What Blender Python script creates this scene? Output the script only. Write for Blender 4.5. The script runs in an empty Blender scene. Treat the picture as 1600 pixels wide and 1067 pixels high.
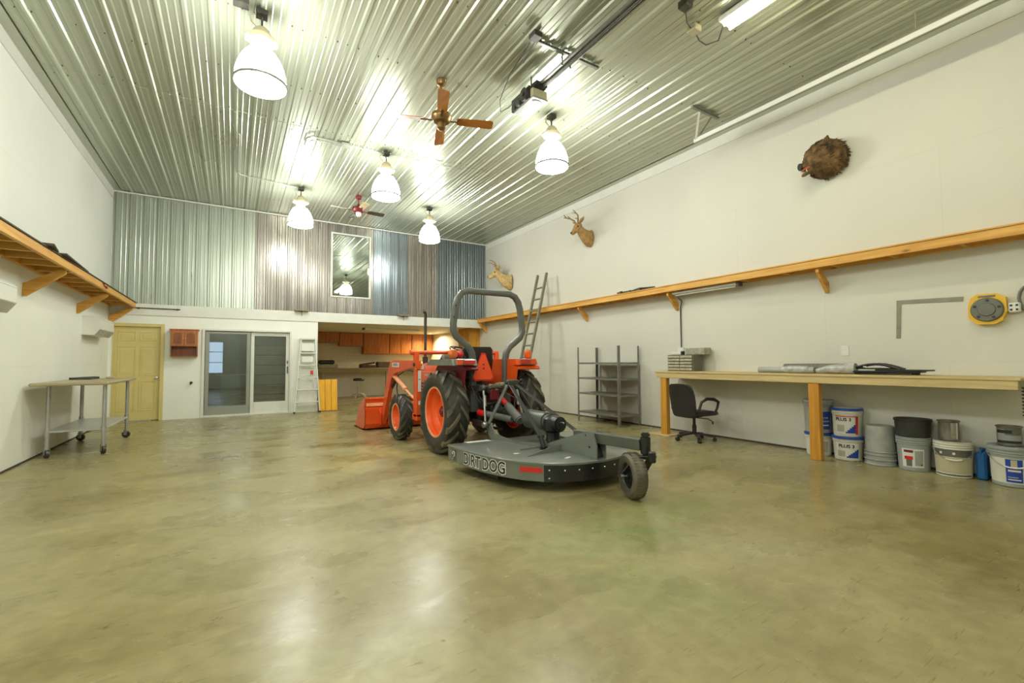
import bpy, bmesh, math, random
from mathutils import Vector as V, Matrix as M, noise
PI = math.pi
random.seed(7)
S = bpy.context.scene
COL = S.collection

# ------------------------------------------------------------------ materials
def nt(name):
    m = bpy.data.materials.new(name); m.use_nodes = True
    t = m.node_tree
    return m, t, t.nodes['Principled BSDF']
def c4(c): return (c[0], c[1], c[2], 1.0)
def hexs(r, g, b):
    def f(u):
        u /= 255.0
        return u / 12.92 if u <= 0.04045 else ((u + 0.055) / 1.055) ** 2.4
    return (f(r), f(g), f(b))
def mat(name, col, rough=0.5, metal=0.0, var=0.0, scale=6.0, stretch=(1, 1, 1), bump=0.0, col2=None, spec=0.5, coat=0.0, emit=0.0, rvar=0.0, bscale=None):
    m, t, p = nt(name)
    p.inputs['Base Color'].default_value = c4(col)
    p.inputs['Roughness'].default_value = rough
    p.inputs['Metallic'].default_value = metal
    p.inputs['Specular IOR Level'].default_value = spec
    if coat: p.inputs['Coat Weight'].default_value = coat; p.inputs['Coat Roughness'].default_value = 0.1
    if emit:
        p.inputs['Emission Color'].default_value = c4(col); p.inputs['Emission Strength'].default_value = emit
    if var or bump or col2 or rvar:
        tc = t.nodes.new('ShaderNodeTexCoord'); mp = t.nodes.new('ShaderNodeMapping')
        mp.inputs['Scale'].default_value = stretch
        t.links.new(tc.outputs['Object'], mp.inputs['Vector'])
        n = t.nodes.new('ShaderNodeTexNoise'); n.inputs['Scale'].default_value = scale; n.inputs['Detail'].default_value = 6
        t.links.new(mp.outputs['Vector'], n.inputs['Vector'])
        r = t.nodes.new('ShaderNodeValToRGB')
        a = col; b = col2 if col2 else tuple(min(1, x * (1 + var)) for x in col)
        if not col2: a = tuple(x * (1 - var) for x in col)
        r.color_ramp.elements[0].position = 0.32; r.color_ramp.elements[1].position = 0.68
        r.color_ramp.elements[0].color = c4(a); r.color_ramp.elements[1].color = c4(b)
        t.links.new(n.outputs['Fac'], r.inputs['Fac']); t.links.new(r.outputs['Color'], p.inputs['Base Color'])
        if rvar:
            mr = t.nodes.new('ShaderNodeMapRange'); mr.inputs['To Min'].default_value = max(0.02, rough - rvar); mr.inputs['To Max'].default_value = rough + rvar
            t.links.new(n.outputs['Fac'], mr.inputs['Value']); t.links.new(mr.outputs['Result'], p.inputs['Roughness'])
        if bump:
            src = n
            if bscale:
                src = t.nodes.new('ShaderNodeTexNoise'); src.inputs['Scale'].default_value = bscale; src.inputs['Detail'].default_value = 4
                t.links.new(mp.outputs['Vector'], src.inputs['Vector'])
            bp = t.nodes.new('ShaderNodeBump'); bp.inputs['Strength'].default_value = bump; bp.inputs['Distance'].default_value = 0.01
            t.links.new(src.outputs['Fac'], bp.inputs['Height']); t.links.new(bp.outputs['Normal'], p.inputs['Normal'])
    return m

def wood(name, ca, cb, axis, rough=0.5, knots=True):
    """timber with grain running along axis 0/1/2"""
    m, t, p = nt(name)
    tc = t.nodes.new('ShaderNodeTexCoord'); mp = t.nodes.new('ShaderNodeMapping')
    sc = [14.0, 14.0, 14.0]; sc[axis] = 0.9
    mp.inputs['Scale'].default_value = sc
    t.links.new(tc.outputs['Object'], mp.inputs['Vector'])
    n = t.nodes.new('ShaderNodeTexNoise'); n.inputs['Scale'].default_value = 1.6; n.inputs['Detail'].default_value = 8; n.inputs['Distortion'].default_value = 0.5
    t.links.new(mp.outputs['Vector'], n.inputs['Vector'])
    r = t.nodes.new('ShaderNodeValToRGB')
    r.color_ramp.elements[0].position = 0.3; r.color_ramp.elements[1].position = 0.7
    r.color_ramp.elements[0].color = c4(ca); r.color_ramp.elements[1].color = c4(cb)
    t.links.new(n.outputs['Fac'], r.inputs['Fac'])
    out = r.outputs['Color']
    if knots:
        v = t.nodes.new('ShaderNodeTexVoronoi'); v.inputs['Scale'].default_value = 2.3
        mp2 = t.nodes.new('ShaderNodeMapping'); s2 = [2.2, 2.2, 2.2]; s2[axis] = 0.8; mp2.inputs['Scale'].default_value = s2
        t.links.new(tc.outputs['Object'], mp2.inputs['Vector']); t.links.new(mp2.outputs['Vector'], v.inputs['Vector'])
        r2 = t.nodes.new('ShaderNodeValToRGB'); r2.color_ramp.elements[0].position = 0.03; r2.color_ramp.elements[1].position = 0.10
        r2.color_ramp.elements[0].color = (0.25, 0.12, 0.05, 1); r2.color_ramp.elements[1].color = (1, 1, 1, 1)
        t.links.new(v.outputs['Distance'], r2.inputs['Fac'])
        mx = t.nodes.new('ShaderNodeMix'); mx.data_type = 'RGBA'; mx.blend_type = 'MULTIPLY'; mx.inputs[0].default_value = 0.8
        t.links.new(out, mx.inputs[6]); t.links.new(r2.outputs['Color'], mx.inputs[7]); out = mx.outputs[2]
    t.links.new(out, p.inputs['Base Color']); p.inputs['Roughness'].default_value = rough
    return m

def glass_mat(name, tint, refl=0.12, rough=0.02):
    """pane: clear with a mirror share that grows at grazing angles"""
    m = bpy.data.materials.new(name); m.use_nodes = True; t = m.node_tree; t.nodes.clear()
    o = t.nodes.new('ShaderNodeOutputMaterial'); tr = t.nodes.new('ShaderNodeBsdfTransparent'); g = t.nodes.new('ShaderNodeBsdfGlossy')
    tr.inputs['Color'].default_value = c4(tint); g.inputs['Roughness'].default_value = rough; g.inputs['Color'].default_value = (0.95, 1, 0.95, 1)
    lw = t.nodes.new('ShaderNodeLayerWeight'); lw.inputs['Blend'].default_value = 0.35
    mr = t.nodes.new('ShaderNodeMapRange'); mr.inputs['To Min'].default_value = refl; mr.inputs['To Max'].default_value = 0.9
    mx = t.nodes.new('ShaderNodeMixShader')
    t.links.new(lw.outputs['Fresnel'], mr.inputs['Value']); t.links.new(mr.outputs['Result'], mx.inputs['Fac'])
    t.links.new(tr.outputs[0], mx.inputs[1]); t.links.new(g.outputs[0], mx.inputs[2]); t.links.new(mx.outputs[0], o.inputs['Surface'])
    return m

def emission(name, col, strength):
    m = bpy.data.materials.new(name); m.use_nodes = True; t = m.node_tree; t.nodes.clear()
    o = t.nodes.new('ShaderNodeOutputMaterial'); e = t.nodes.new('ShaderNodeEmission')
    e.inputs['Color'].default_value = c4(col); e.inputs['Strength'].default_value = strength
    t.links.new(e.outputs[0], o.inputs['Surface'])
    return m

def concrete():
    m, t, p = nt('polished_concrete')
    N = t.nodes.new; L = t.links.new
    tc = N('ShaderNodeTexCoord')
    def nz(scale, detail=6, st=(1, 1, 1), rot=0.0, dist=0.0):
        mp = N('ShaderNodeMapping'); mp.inputs['Scale'].default_value = st; mp.inputs['Rotation'].default_value = (0, 0, rot)
        L(tc.outputs['Object'], mp.inputs['Vector'])
        n = N('ShaderNodeTexNoise'); n.inputs['Scale'].default_value = scale; n.inputs['Detail'].default_value = detail; n.inputs['Distortion'].default_value = dist
        L(mp.outputs['Vector'], n.inputs['Vector']); return n.outputs['Fac']
    def ramp(fac, stops):
        r = N('ShaderNodeValToRGB'); e = r.color_ramp.elements
        while len(e) < len(stops): e.new(0.5)
        for q, (pos, col) in zip(e, stops): q.position = pos; q.color = c4(col)
        L(fac, r.inputs['Fac']); return r.outputs['Color']
    def mix(a, b, fac, mode='MIX'):
        x = N('ShaderNodeMix'); x.data_type = 'RGBA'; x.blend_type = mode
        if isinstance(fac, float): x.inputs[0].default_value = fac
        else: L(fac, x.inputs[0])
        L(a, x.inputs[6])
        if isinstance(b, tuple): x.inputs[7].default_value = c4(b)
        else: L(b, x.inputs[7])
        return x.outputs[2]
    base = ramp(nz(0.8, 12, dist=0.2), [(0.3, (0.295, 0.252, 0.112)), (0.5, (0.352, 0.310, 0.147)), (0.72, (0.400, 0.362, 0.186))])
    fine = ramp(nz(9.0, 12, dist=0.5), [(0.32, (0.85, 0.84, 0.80)), (0.68, (1.07, 1.07, 1.07))])
    col = mix(base, fine, 1.0, 'MULTIPLY')
    # tyre and drag smears, running across the slab
    sm = nz(1.1, 12, (1.0, 1.9, 1), 0.6, 0.2)
    col = mix(col, ramp(sm, [(0.34, (0.58, 0.56, 0.46)), (0.60, (1, 1, 1))]), 0.42, 'MULTIPLY')
    sm2 = nz(5.0, 12, (1.0, 3.0, 1), -0.35, 0.2)
    col = mix(col, ramp(sm2, [(0.60, (1, 1, 1)), (0.72, (1.2, 1.18, 1.12))]), 0.5, 'MULTIPLY')
    # scratches
    sc = nz(4.0, 5, (1.0, 16.0, 1), 0.9, 2.0)
    col = mix(col, ramp(sc, [(0.64, (1, 1, 1)), (0.70, (0.55, 0.52, 0.42))]), 0.75, 'MULTIPLY')
    # specks
    vo = N('ShaderNodeTexVoronoi'); vo.inputs['Scale'].default_value = 3.2; L(tc.outputs['Object'], vo.inputs['Vector'])
    col = mix(col, ramp(vo.outputs['Distance'], [(0.02, (0.25, 0.22, 0.18)), (0.045, (1, 1, 1))]), 0.7, 'MULTIPLY')
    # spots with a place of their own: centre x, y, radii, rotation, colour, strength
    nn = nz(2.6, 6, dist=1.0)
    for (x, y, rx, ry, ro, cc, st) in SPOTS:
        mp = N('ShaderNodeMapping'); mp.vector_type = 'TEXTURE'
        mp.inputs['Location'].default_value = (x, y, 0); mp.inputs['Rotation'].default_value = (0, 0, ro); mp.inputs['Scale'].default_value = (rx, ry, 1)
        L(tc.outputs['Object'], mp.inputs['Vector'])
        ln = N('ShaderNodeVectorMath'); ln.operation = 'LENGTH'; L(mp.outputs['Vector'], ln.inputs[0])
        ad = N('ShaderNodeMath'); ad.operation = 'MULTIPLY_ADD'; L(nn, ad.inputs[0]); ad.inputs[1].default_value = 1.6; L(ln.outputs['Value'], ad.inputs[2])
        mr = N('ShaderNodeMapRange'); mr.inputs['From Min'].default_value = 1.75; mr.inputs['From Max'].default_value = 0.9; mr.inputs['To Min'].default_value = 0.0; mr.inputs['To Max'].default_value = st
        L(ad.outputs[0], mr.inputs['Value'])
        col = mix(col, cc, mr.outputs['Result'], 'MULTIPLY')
    L(col, p.inputs['Base Color'])
    rr = N('ShaderNodeMapRange'); rr.inputs['From Min'].default_value = 0.3; rr.inputs['From Max'].default_value = 0.7; rr.inputs['To Min'].default_value = 0.19; rr.inputs['To Max'].default_value = 0.40
    L(sm, rr.inputs['Value']); L(rr.outputs['Result'], p.inputs['Roughness'])
    p.inputs['Specular IOR Level'].default_value = 0.5
    b = N('ShaderNodeBump'); b.inputs['Strength'].default_value = 0.06; b.inputs['Distance'].default_value = 0.01
    L(nz(18, 6), b.inputs['Height']); L(b.outputs['Normal'], p.inputs['Normal'])
    return m
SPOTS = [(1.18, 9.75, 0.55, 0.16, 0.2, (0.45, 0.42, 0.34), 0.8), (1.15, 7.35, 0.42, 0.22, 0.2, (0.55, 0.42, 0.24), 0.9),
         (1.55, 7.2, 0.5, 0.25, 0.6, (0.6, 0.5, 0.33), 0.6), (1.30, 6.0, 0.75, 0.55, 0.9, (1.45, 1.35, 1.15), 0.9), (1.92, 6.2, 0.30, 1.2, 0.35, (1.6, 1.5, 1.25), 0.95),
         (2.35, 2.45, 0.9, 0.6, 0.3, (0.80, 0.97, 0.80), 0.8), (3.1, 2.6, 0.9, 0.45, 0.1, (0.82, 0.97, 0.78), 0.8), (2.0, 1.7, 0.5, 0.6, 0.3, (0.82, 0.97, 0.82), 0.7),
         (-0.6, 6.4, 0.9, 0.2, 0.1, (0.62, 0.57, 0.45), 0.6), (4.4, 1.2, 1.6, 0.8, 0.4, (0.66, 0.59, 0.40), 0.9), (3.4, 3.2, 1.2, .5, .5, (0.72, 0.68, 0.55), 0.7), (5.0, 2.6, 1.2, .6, .2, (0.80, 0.76, 0.6), 0.7), (0.1, 2.6, 1.6, 0.6, -0.3, (0.85, 0.8, 0.68), 0.6)]  # wide dark spots near and right also paint in the dimmer light there

def painted_wall(name, col, seam):
    """painted sheathing with faint sheet joints"""
    m, t, p = nt(name); N = t.nodes.new; L = t.links.new
    tc = N('ShaderNodeTexCoord')
    n = N('ShaderNodeTexNoise'); n.inputs['Scale'].default_value = 0.9; n.inputs['Detail'].default_value = 8; L(tc.outputs['Object'], n.inputs['Vector'])
    r = N('ShaderNodeValToRGB'); r.color_ramp.elements[0].position = 0.3; r.color_ramp.elements[1].position = 0.7
    r.color_ramp.elements[0].color = c4(tuple(x * 0.95 for x in col)); r.color_ramp.elements[1].color = c4(col)
    L(n.outputs['Fac'], r.inputs['Fac'])
    sep = N('ShaderNodeSeparateXYZ'); L(tc.outputs['Object'], sep.inputs[0])
    cm = N('ShaderNodeCombineXYZ'); ad = N('ShaderNodeMath'); ad.operation = 'ADD'; L(sep.outputs['X'], ad.inputs[0]); L(sep.outputs['Y'], ad.inputs[1])
    L(ad.outputs[0], cm.inputs['X']); L(sep.outputs['Z'], cm.inputs['Y'])
    bk = N('ShaderNodeTexBrick'); L(cm.outputs[0], bk.inputs['Vector'])
    bk.inputs['Color1'].default_value = (1, 1, 1, 1); bk.inputs['Color2'].default_value = (0.985, 0.985, 0.985, 1); bk.inputs['Mortar'].default_value = (seam, seam, seam, 1)
    bk.inputs['Scale'].default_value = 1.0; bk.inputs['Brick Width'].default_value = 2.44; bk.inputs['Row Height'].default_value = 1.22; bk.inputs['Mortar Size'].default_value = 0.003; bk.inputs['Mortar Smooth'].default_value = 0.3
    mx = N('ShaderNodeMix'); mx.data_type = 'RGBA'; mx.blend_type = 'MULTIPLY'; mx.inputs[0].default_value = 1.0
    L(r.outputs['Color'], mx.inputs[6]); L(bk.outputs['Color'], mx.inputs[7]); L(mx.outputs[2], p.inputs['Base Color'])
    p.inputs['Roughness'].default_value = 0.55
    n2 = N('ShaderNodeTexNoise'); n2.inputs['Scale'].default_value = 35; L(tc.outputs['Object'], n2.inputs['Vector'])
    b = N('ShaderNodeBump'); b.inputs['Strength'].default_value = 0.08; b.inputs['Distance'].default_value = 0.01; L(n2.outputs['Fac'], b.inputs['Height']); L(b.outputs['Normal'], p.inputs['Normal'])
    return m

K = {}
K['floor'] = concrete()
K['wall'] = painted_wall('white_wall_paint', (0.86, 0.885, 0.80), 0.90)
K['wall_warm'] = painted_wall('cream_wall_paint', (0.665, 0.658, 0.57), 0.90)
K['trim'] = mat('white_trim_paint', (0.72, 0.73, 0.66), 0.45, var=0.03)
K['kitchen_wall'] = mat('beige_wall_paint', (0.72, 0.67, 0.52), 0.6, var=0.04)
K['ceil'] = mat('galvanised_ceiling_steel', (0.47, 0.50, 0.395), 0.29, 0.55, var=0.05, scale=1.2, stretch=(1, 0.15, 1), rvar=0.05)
K['galv'] = mat('galvanised_wall_steel', (0.38, 0.41, 0.345), 0.30, 0.55, var=0.08, scale=2.0, stretch=(6, 1, 0.4), rvar=0.06)
K['brownsteel'] = mat('weathered_brown_steel', (0.255, 0.235, 0.205), 0.26, 0.6, var=0.14, scale=2.0, stretch=(8, 1, 0.3), rvar=0.06)
K['bluesteel'] = mat('blue_grey_steel', (0.200, 0.235, 0.255), 0.26, 0.6, var=0.14, scale=2.0, stretch=(8, 1, 0.3), rvar=0.06)
K['darksteel'] = mat('slate_grey_steel', (0.165, 0.195, 0.20), 0.30, 0.6, var=0.12, scale=2.0, stretch=(8, 1, 0.3), rvar=0.06)
ca, cb = hexs(196, 138, 48), hexs(228, 178, 88)
K['pine_y'] = wood('pine_along_wall', ca, cb, 1)
K['pine_x'] = wood('pine_across', ca, cb, 0)
K['pine_z'] = wood('pine_upright', hexs(186, 126, 34), hexs(216, 160, 62), 2)
K['bench_y'] = wood('bench_timber', hexs(190, 165, 110), hexs(214, 192, 140), 1, 0.6)
K['ply'] = wood('golden_plywood', hexs(226, 160, 20), hexs(246, 188, 52), 2, 0.5, False)
K['plyedge'] = mat('dark_board_groove', hexs(150, 95, 20), 0.6)
K['cherry'] = wood('cherry_cabinet_wood', hexs(150, 84, 30), hexs(190, 116, 50), 2, 0.35, False)
K['cherry_dark'] = wood('dark_cherry_wood', hexs(118, 60, 22), hexs(148, 80, 34), 2, 0.4, False)
K['darkwood'] = mat('old_dark_wood', (0.06, 0.045, 0.03), 0.7, var=0.3, scale=12)
K['olive'] = mat('olive_tan_paint', hexs(212, 196, 128), 0.45, var=0.03)
K['orange'] = mat('tractor_orange', (0.80, 0.095, 0.012), 0.32, coat=0.3, var=0.06, scale=3)
K['orange2'] = mat('rim_orange', (0.86, 0.11, 0.014), 0.38, var=0.05, scale=5)
K['rimpale'] = mat('worn_rim_and_lit_band', (0.82, 0.36, 0.17), 0.5, var=0.12, scale=10)
K['rubber'] = mat('tyre_rubber', (0.022, 0.022, 0.019), 0.55, var=0.3, scale=9, bump=0.15, col2=(0.045, 0.042, 0.032))
K['treadwear'] = mat('dusty_tread_rubber', (0.040, 0.038, 0.030), 0.5, scale=5, col2=(0.15, 0.13, 0.085), bump=0.2)
K['black'] = mat('black_plastic', (0.018, 0.018, 0.017), 0.42)
K['blacksatin'] = mat('black_enamel', (0.014, 0.015, 0.014), 0.28)
K['vinyl'] = mat('black_vinyl', (0.022, 0.021, 0.020), 0.45, bump=0.1, bscale=60, var=0.1)
K['rops'] = mat('roll_bar_grey', (0.115, 0.120, 0.105), 0.38, var=0.1, scale=4)
K['deck'] = mat('cutter_grey_paint', (0.160, 0.174, 0.152), 0.28, var=0.10, scale=3, coat=0.2)
K['deckdark'] = mat('cutter_dark_grey', (0.085, 0.092, 0.078), 0.35, var=0.1)
K['iron'] = mat('greasy_cast_iron', (0.075, 0.072, 0.062), 0.42, 0.4, var=0.35, scale=14)
K['engine'] = mat('engine_black', (0.02, 0.02, 0.019), 0.5, var=0.3, scale=10)
K['steel'] = mat('plain_steel', (0.50, 0.50, 0.46), 0.32, 0.85, var=0.08, scale=5)
K['chrome'] = mat('bright_metal', (0.75, 0.75, 0.72), 0.15, 1.0)
K['galvleg'] = mat('galvanised_leg', (0.46, 0.47, 0.45), 0.35, 0.7, var=0.10, scale=12)
K['rack'] = mat('grey_rack_steel', (0.24, 0.245, 0.21), 0.42, 0.5, var=0.12, scale=8)
K['alu'] = mat('dull_aluminium', (0.23, 0.225, 0.165), 0.5, 0.4, var=0.12, scale=8)
K['whiteplastic'] = mat('white_plastic', (0.74, 0.75, 0.67), 0.4)
K['whitealu'] = mat('pale_aluminium', (0.70, 0.73, 0.66), 0.38, 0.3, var=0.05)
K['greyframe'] = mat('grey_door_frame', (0.30, 0.31, 0.26), 0.4)
K['red'] = mat('red_lens', (0.62, 0.015, 0.012), 0.25, coat=0.5)
K['redpaint'] = mat('dark_red_paint_or_shaded_orange', (0.16, 0.008, 0.012), 0.45)
K['amber'] = mat('amber_lens', (0.72, 0.13, 0.012), 0.25, coat=0.5)
K['smv'] = mat('fluorescent_orange_sign', (0.95, 0.09, 0.018), 0.5)
K['labelwhite'] = mat('white_sticker', (0.72, 0.72, 0.68), 0.4)
K['ink'] = mat('black_ink', (0.012, 0.012, 0.012), 0.5)
K['inkred'] = mat('red_ink', (0.55, 0.02, 0.03), 0.5)
K['inkblue'] = mat('blue_ink', (0.018, 0.055, 0.36), 0.45)
K['yellow'] = mat('yellow_plastic', (0.80, 0.47, 0.02), 0.4)
K['yellowlabel'] = mat('yellow_sticker', (0.80, 0.62, 0.03), 0.45)
K['bronze'] = mat('antique_brass', (0.24, 0.15, 0.06), 0.35, 0.8)
K['oak'] = wood('oak_fan_blade', hexs(150, 92, 34), hexs(186, 122, 54), 0, 0.4, False)
K['oak_y'] = wood('oak_fan_blade_along', hexs(150, 92, 34), hexs(186, 122, 54), 1, 0.4, False)
K['brownblade'] = mat('dark_brown_blade', (0.06, 0.042, 0.028), 0.4)
K['creamblade'] = mat('cream_blade', (0.62, 0.50, 0.30), 0.4)
K['pailgrey'] = mat('grey_pail_plastic', (0.33, 0.35, 0.33), 0.42, var=0.06)
K['pailgrey2'] = mat('dusty_grey_pail', (0.27, 0.29, 0.28), 0.5, scale=7, col2=(0.40, 0.39, 0.33))
K['pailwhite'] = mat('white_pail_plastic', (0.66, 0.65, 0.55), 0.4, var=0.05)
K['pailblue'] = mat('blue_lid_plastic', (0.02, 0.075, 0.42), 0.38)
K['jugblue'] = mat('blue_jug_plastic', (0.010, 0.12, 0.36), 0.35)
K['tubblack'] = mat('black_tub_rubber', (0.035, 0.035, 0.028), 0.5, var=0.2)
K['tin'] = mat('spattered_tin', (0.30, 0.29, 0.23), 0.4, 0.6, scale=9, col2=(0.14, 0.13, 0.10))
K['rollgrey'] = mat('grey_sheet_roll', (0.36, 0.37, 0.33), 0.4, var=0.1, scale=8, bump=0.2)
K['rolldark'] = mat('dark_mesh_roll', (0.16, 0.16, 0.13), 0.6, var=0.3, scale=40)
K['wrap'] = mat('shiny_plastic_wrap', (0.55, 0.56, 0.52), 0.18, scale=16, col2=(0.30, 0.31, 0.29), bump=0.6)
K['drawerclear'] = mat('clear_drawer_front', (0.36, 0.33, 0.24), 0.25, scale=26, col2=(0.52, 0.49, 0.38))
K['cabgrey'] = mat('grey_cabinet_metal', (0.145, 0.145, 0.115), 0.45, 0.3)
K['cardboard'] = mat('worn_grey_box', (0.27, 0.26, 0.19), 0.6, scale=18, col2=(0.42, 0.40, 0.31))
K['fur'] = mat('tan_deer_hide', hexs(150, 112, 62), 0.85, scale=14, col2=hexs(188, 152, 98), bump=0.5, bscale=60)
K['fur2'] = mat('pale_deer_hide', hexs(168, 138, 84), 0.85, scale=14, col2=hexs(208, 182, 128), bump=0.5, bscale=60)
K['boar'] = mat('brown_bristle', hexs(58, 44, 30), 0.85, scale=11, col2=hexs(136, 106, 64), bump=0.8, bscale=40)
K['antler'] = mat('antler_bone', hexs(120, 98, 62), 0.5, scale=20, col2=hexs(164, 140, 96))
K['bone'] = mat('ivory_tusk', (0.72, 0.62, 0.45), 0.35)
K['mouth'] = mat('red_mouth', (0.42, 0.10, 0.07), 0.4)
K['shade'] = emission('glowing_shade', (0.985, 1.0, 0.93), 1.0)
K['tube'] = emission('lit_fluorescent_tube', (1.0, 0.92, 0.66), 1.0)
K['skyglow'] = emission('daylight_pane', (0.62, 0.78, 1.0), 1.0)
K['spotlens'] = emission('small_downlight', (1.0, 0.85, 0.55), 1.0)
K['lampbody'] = mat('cream_lamp_housing', (0.50, 0.45, 0.29), 0.4)
K['pane'] = glass_mat('door_glass', (0.72, 0.74, 0.72), 0.05)
K['panehi'] = glass_mat('loft_glass', (0.45, 0.52, 0.45), 0.38)
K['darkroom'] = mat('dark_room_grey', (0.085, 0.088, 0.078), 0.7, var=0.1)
K['slatgrey'] = mat('grey_board', (0.44, 0.435, 0.36), 0.6, var=0.1)
K['conduit'] = mat('steel_conduit', (0.48, 0.49, 0.43), 0.35, 0.6)
K['wire'] = mat('dark_cable', (0.03, 0.03, 0.028), 0.5)
K['worktop'] = mat('worn_worktop', hexs(176, 162, 128), 0.4, 0.1, var=0.06, scale=8)
K['zinc'] = mat('zinc_shelf', (0.52, 0.53, 0.50), 0.35, 0.5, var=0.08)
K['beige'] = mat('beige_laminate', hexs(150, 135, 92), 0.5)
K['putty'] = mat('putty_leg', hexs(150, 142, 108), 0.5)

# ------------------------------------------------------------------ mesh builder
def frame(d, up=None):
    d = V(d).normalized()
    u = V(up) if up else (V((0, 0, 1)) if abs(d.z) < 0.95 else V((0, 1, 0)))
    a = u.cross(d)
    if a.length < 1e-6: a = V((1, 0, 0)).cross(d)
    a.normalize(); b = d.cross(a)
    return a, b, d
def ident(): return M.Identity(3)
def rot(ax, ang): return M.Rotation(ang, 3, ax)

class MB:
    def __init__(s): s.v = []; s.f = []; s.m = []
    def add(s, vs, fs, m=0):
        o = len(s.v); s.v += [V(p) for p in vs]
        for f in fs: s.f.append([i + o for i in f]); s.m.append(m)
        return s
    def box(s, c, sz, bev=0.004, R=None, m=0):
        c = V(c); h = [x / 2 for x in sz]; b = min(bev, min(h) * 0.6)
        R = R or ident(); vs = []; idx = {}
        for sx in (-1, 1):
            for sy in (-1, 1):
                for sz_ in (-1, 1):
                    sg = (sx, sy, sz_)
                    for ax in range(3):
                        p = [sg[k] * (h[k] - (0 if k == ax else b)) for k in range(3)]
                        idx[(sg, ax)] = len(vs); vs.append(c + R @ V(p))
        fs = []
        for ax in range(3):
            o = [k for k in range(3) if k != ax]
            for sg in (-1, 1):
                q = []
                for (a, b2) in ((-1, -1), (1, -1), (1, 1), (-1, 1)):
                    t = [0, 0, 0]; t[ax] = sg; t[o[0]] = a; t[o[1]] = b2; q.append(idx[(tuple(t), ax)])
                fs.append(q)
            for a in (-1, 1):
                for b2 in (-1, 1):
                    t1 = [0, 0, 0]; t2 = [0, 0, 0]
                    t1[ax] = -1; t2[ax] = 1
                    for t in (t1, t2): t[o[0]] = a; t[o[1]] = b2
                    fs.append([idx[(tuple(t1), o[0])], idx[(tuple(t2), o[0])], idx[(tuple(t2), o[1])], idx[(tuple(t1), o[1])]])
        for sx in (-1, 1):
            for sy in (-1, 1):
                for sz_ in (-1, 1): fs.append([idx[((sx, sy, sz_), k)] for k in range(3)])
        return s.add(vs, fs, m)
    def span(s, lo, hi, bev=0.004, m=0):
        return s.box([(a + b) / 2 for a, b in zip(lo, hi)], [abs(b - a) for a, b in zip(lo, hi)], bev, None, m)
    def beam(s, p0, p1, w, h, up=None, bev=0.004, m=0):
        p0 = V(p0); p1 = V(p1); a, b, d = frame(p1 - p0, up)
        R = M((a, b, d)).transposed()
        return s.box((p0 + p1) / 2, (w, h, (p1 - p0).length), bev, R, m)
    def loft(s, rings, caps=True, closed=False, m=0):
        n = len(rings[0]); vs = [p for r in rings for p in r]; fs = []
        k = len(rings)
        for i in range(k if closed else k - 1):
            for j in range(n):
                a = i * n + j; b = i * n + (j + 1) % n; i2 = (i + 1) % k
                fs.append([a, b, i2 * n + (j + 1) % n, i2 * n + j])
        if caps and not closed: fs += [list(range(n))[::-1], [(k - 1) * n + j for j in range(n)]]
        return s.add(vs, fs, m)
    def cyl(s, p0, p1, r0, r1=None, n=18, m=0, caps=True):
        r1 = r0 if r1 is None else r1
        return s.lathe([(r0, 0), (r1, (V(p1) - V(p0)).length)], p0, V(p1) - V(p0), n, m, caps)
    def lathe(s, prof, o, axis=(0, 0, 1), n=24, m=0, caps=True):
        o = V(o); a, b, d = frame(axis); rings = []
        for (r, h) in prof:
            r = max(r, 1e-4)
            rings.append([o + d * h + (a * math.cos(2 * PI * j / n) + b * math.sin(2 * PI * j / n)) * r for j in range(n)])
        return s.loft(rings, caps, m=m)
    def ring(s, prof, o, axis, n=32, m=0):
        o = V(o); a, b, d = frame(axis); rings = []
        for j in range(n):
            q = a * math.cos(2 * PI * j / n) + b * math.sin(2 * PI * j / n)
            rings.append([o + q * r + d * h for (r, h) in prof])
        return s.loft(rings, False, True, m)
    def tube(s, pts, r, n=8, closed=False, prof=None, up=None, m=0, caps=True):
        pts = [V(p) for p in pts]; k = len(pts)
        rs = r if isinstance(r, (list, tuple)) else [r] * k
        prof = prof or [(math.cos(2 * PI * j / n), math.sin(2 * PI * j / n)) for j in range(n)]
        rings = []; a = None
        for i, p in enumerate(pts):
            if closed: d = pts[(i + 1) % k] - pts[i - 1]
            else: d = pts[min(i + 1, k - 1)] - pts[max(i - 1, 0)]
            d.normalize()
            if a is None: a, b, _ = frame(d, up)
            else:
                a = a - d * a.dot(d)
                if a.length < 1e-5: a, b, _ = frame(d, up)
                a.normalize()
            b = d.cross(a)
            rings.append([p + (a * x + b * y) * rs[i] for (x, y) in prof])
        return s.loft(rings, caps, closed, m)
    def prism(s, poly, vec, m=0):
        poly = [V(p) for p in poly]; vec = V(vec); n = len(poly)
        vs = poly + [p + vec for p in poly]
        fs = [list(range(n))[::-1], list(range(n, 2 * n))] + [[i, (i + 1) % n, n + (i + 1) % n, n + i] for i in range(n)]
        return s.add(vs, fs, m)
    def ell(s, c, r, R=None, n=16, k=10, m=0):
        c = V(c); R = R or ident(); rings = []
        for i in range(k + 1):
            t = -PI / 2 + PI * i / k; cr = max(math.cos(t), 1e-3)
            rings.append([c + R @ V((r[0] * cr * math.cos(2 * PI * j / n), r[1] * cr * math.sin(2 * PI * j / n), r[2] * math.sin(t))) for j in range(n)])
        return s.loft(rings, True, m=m)
    def blob(s, path, m=0, n=16, up=(0, 0, 1), caps=True):
        """path: (centre, half width, half height); rings square to the path"""
        P = [V(p[0]) for p in path]; rings = []
        for i, (c, w, h) in enumerate(path):
            d = P[min(i + 1, len(P) - 1)] - P[max(i - 1, 0)]
            a, b, _ = frame(d, up)
            rings.append([V(c) + a * w * math.cos(2 * PI * j / n) + b * h * math.sin(2 * PI * j / n) for j in range(n)])
        return s.loft(rings, caps, m=m)
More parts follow.
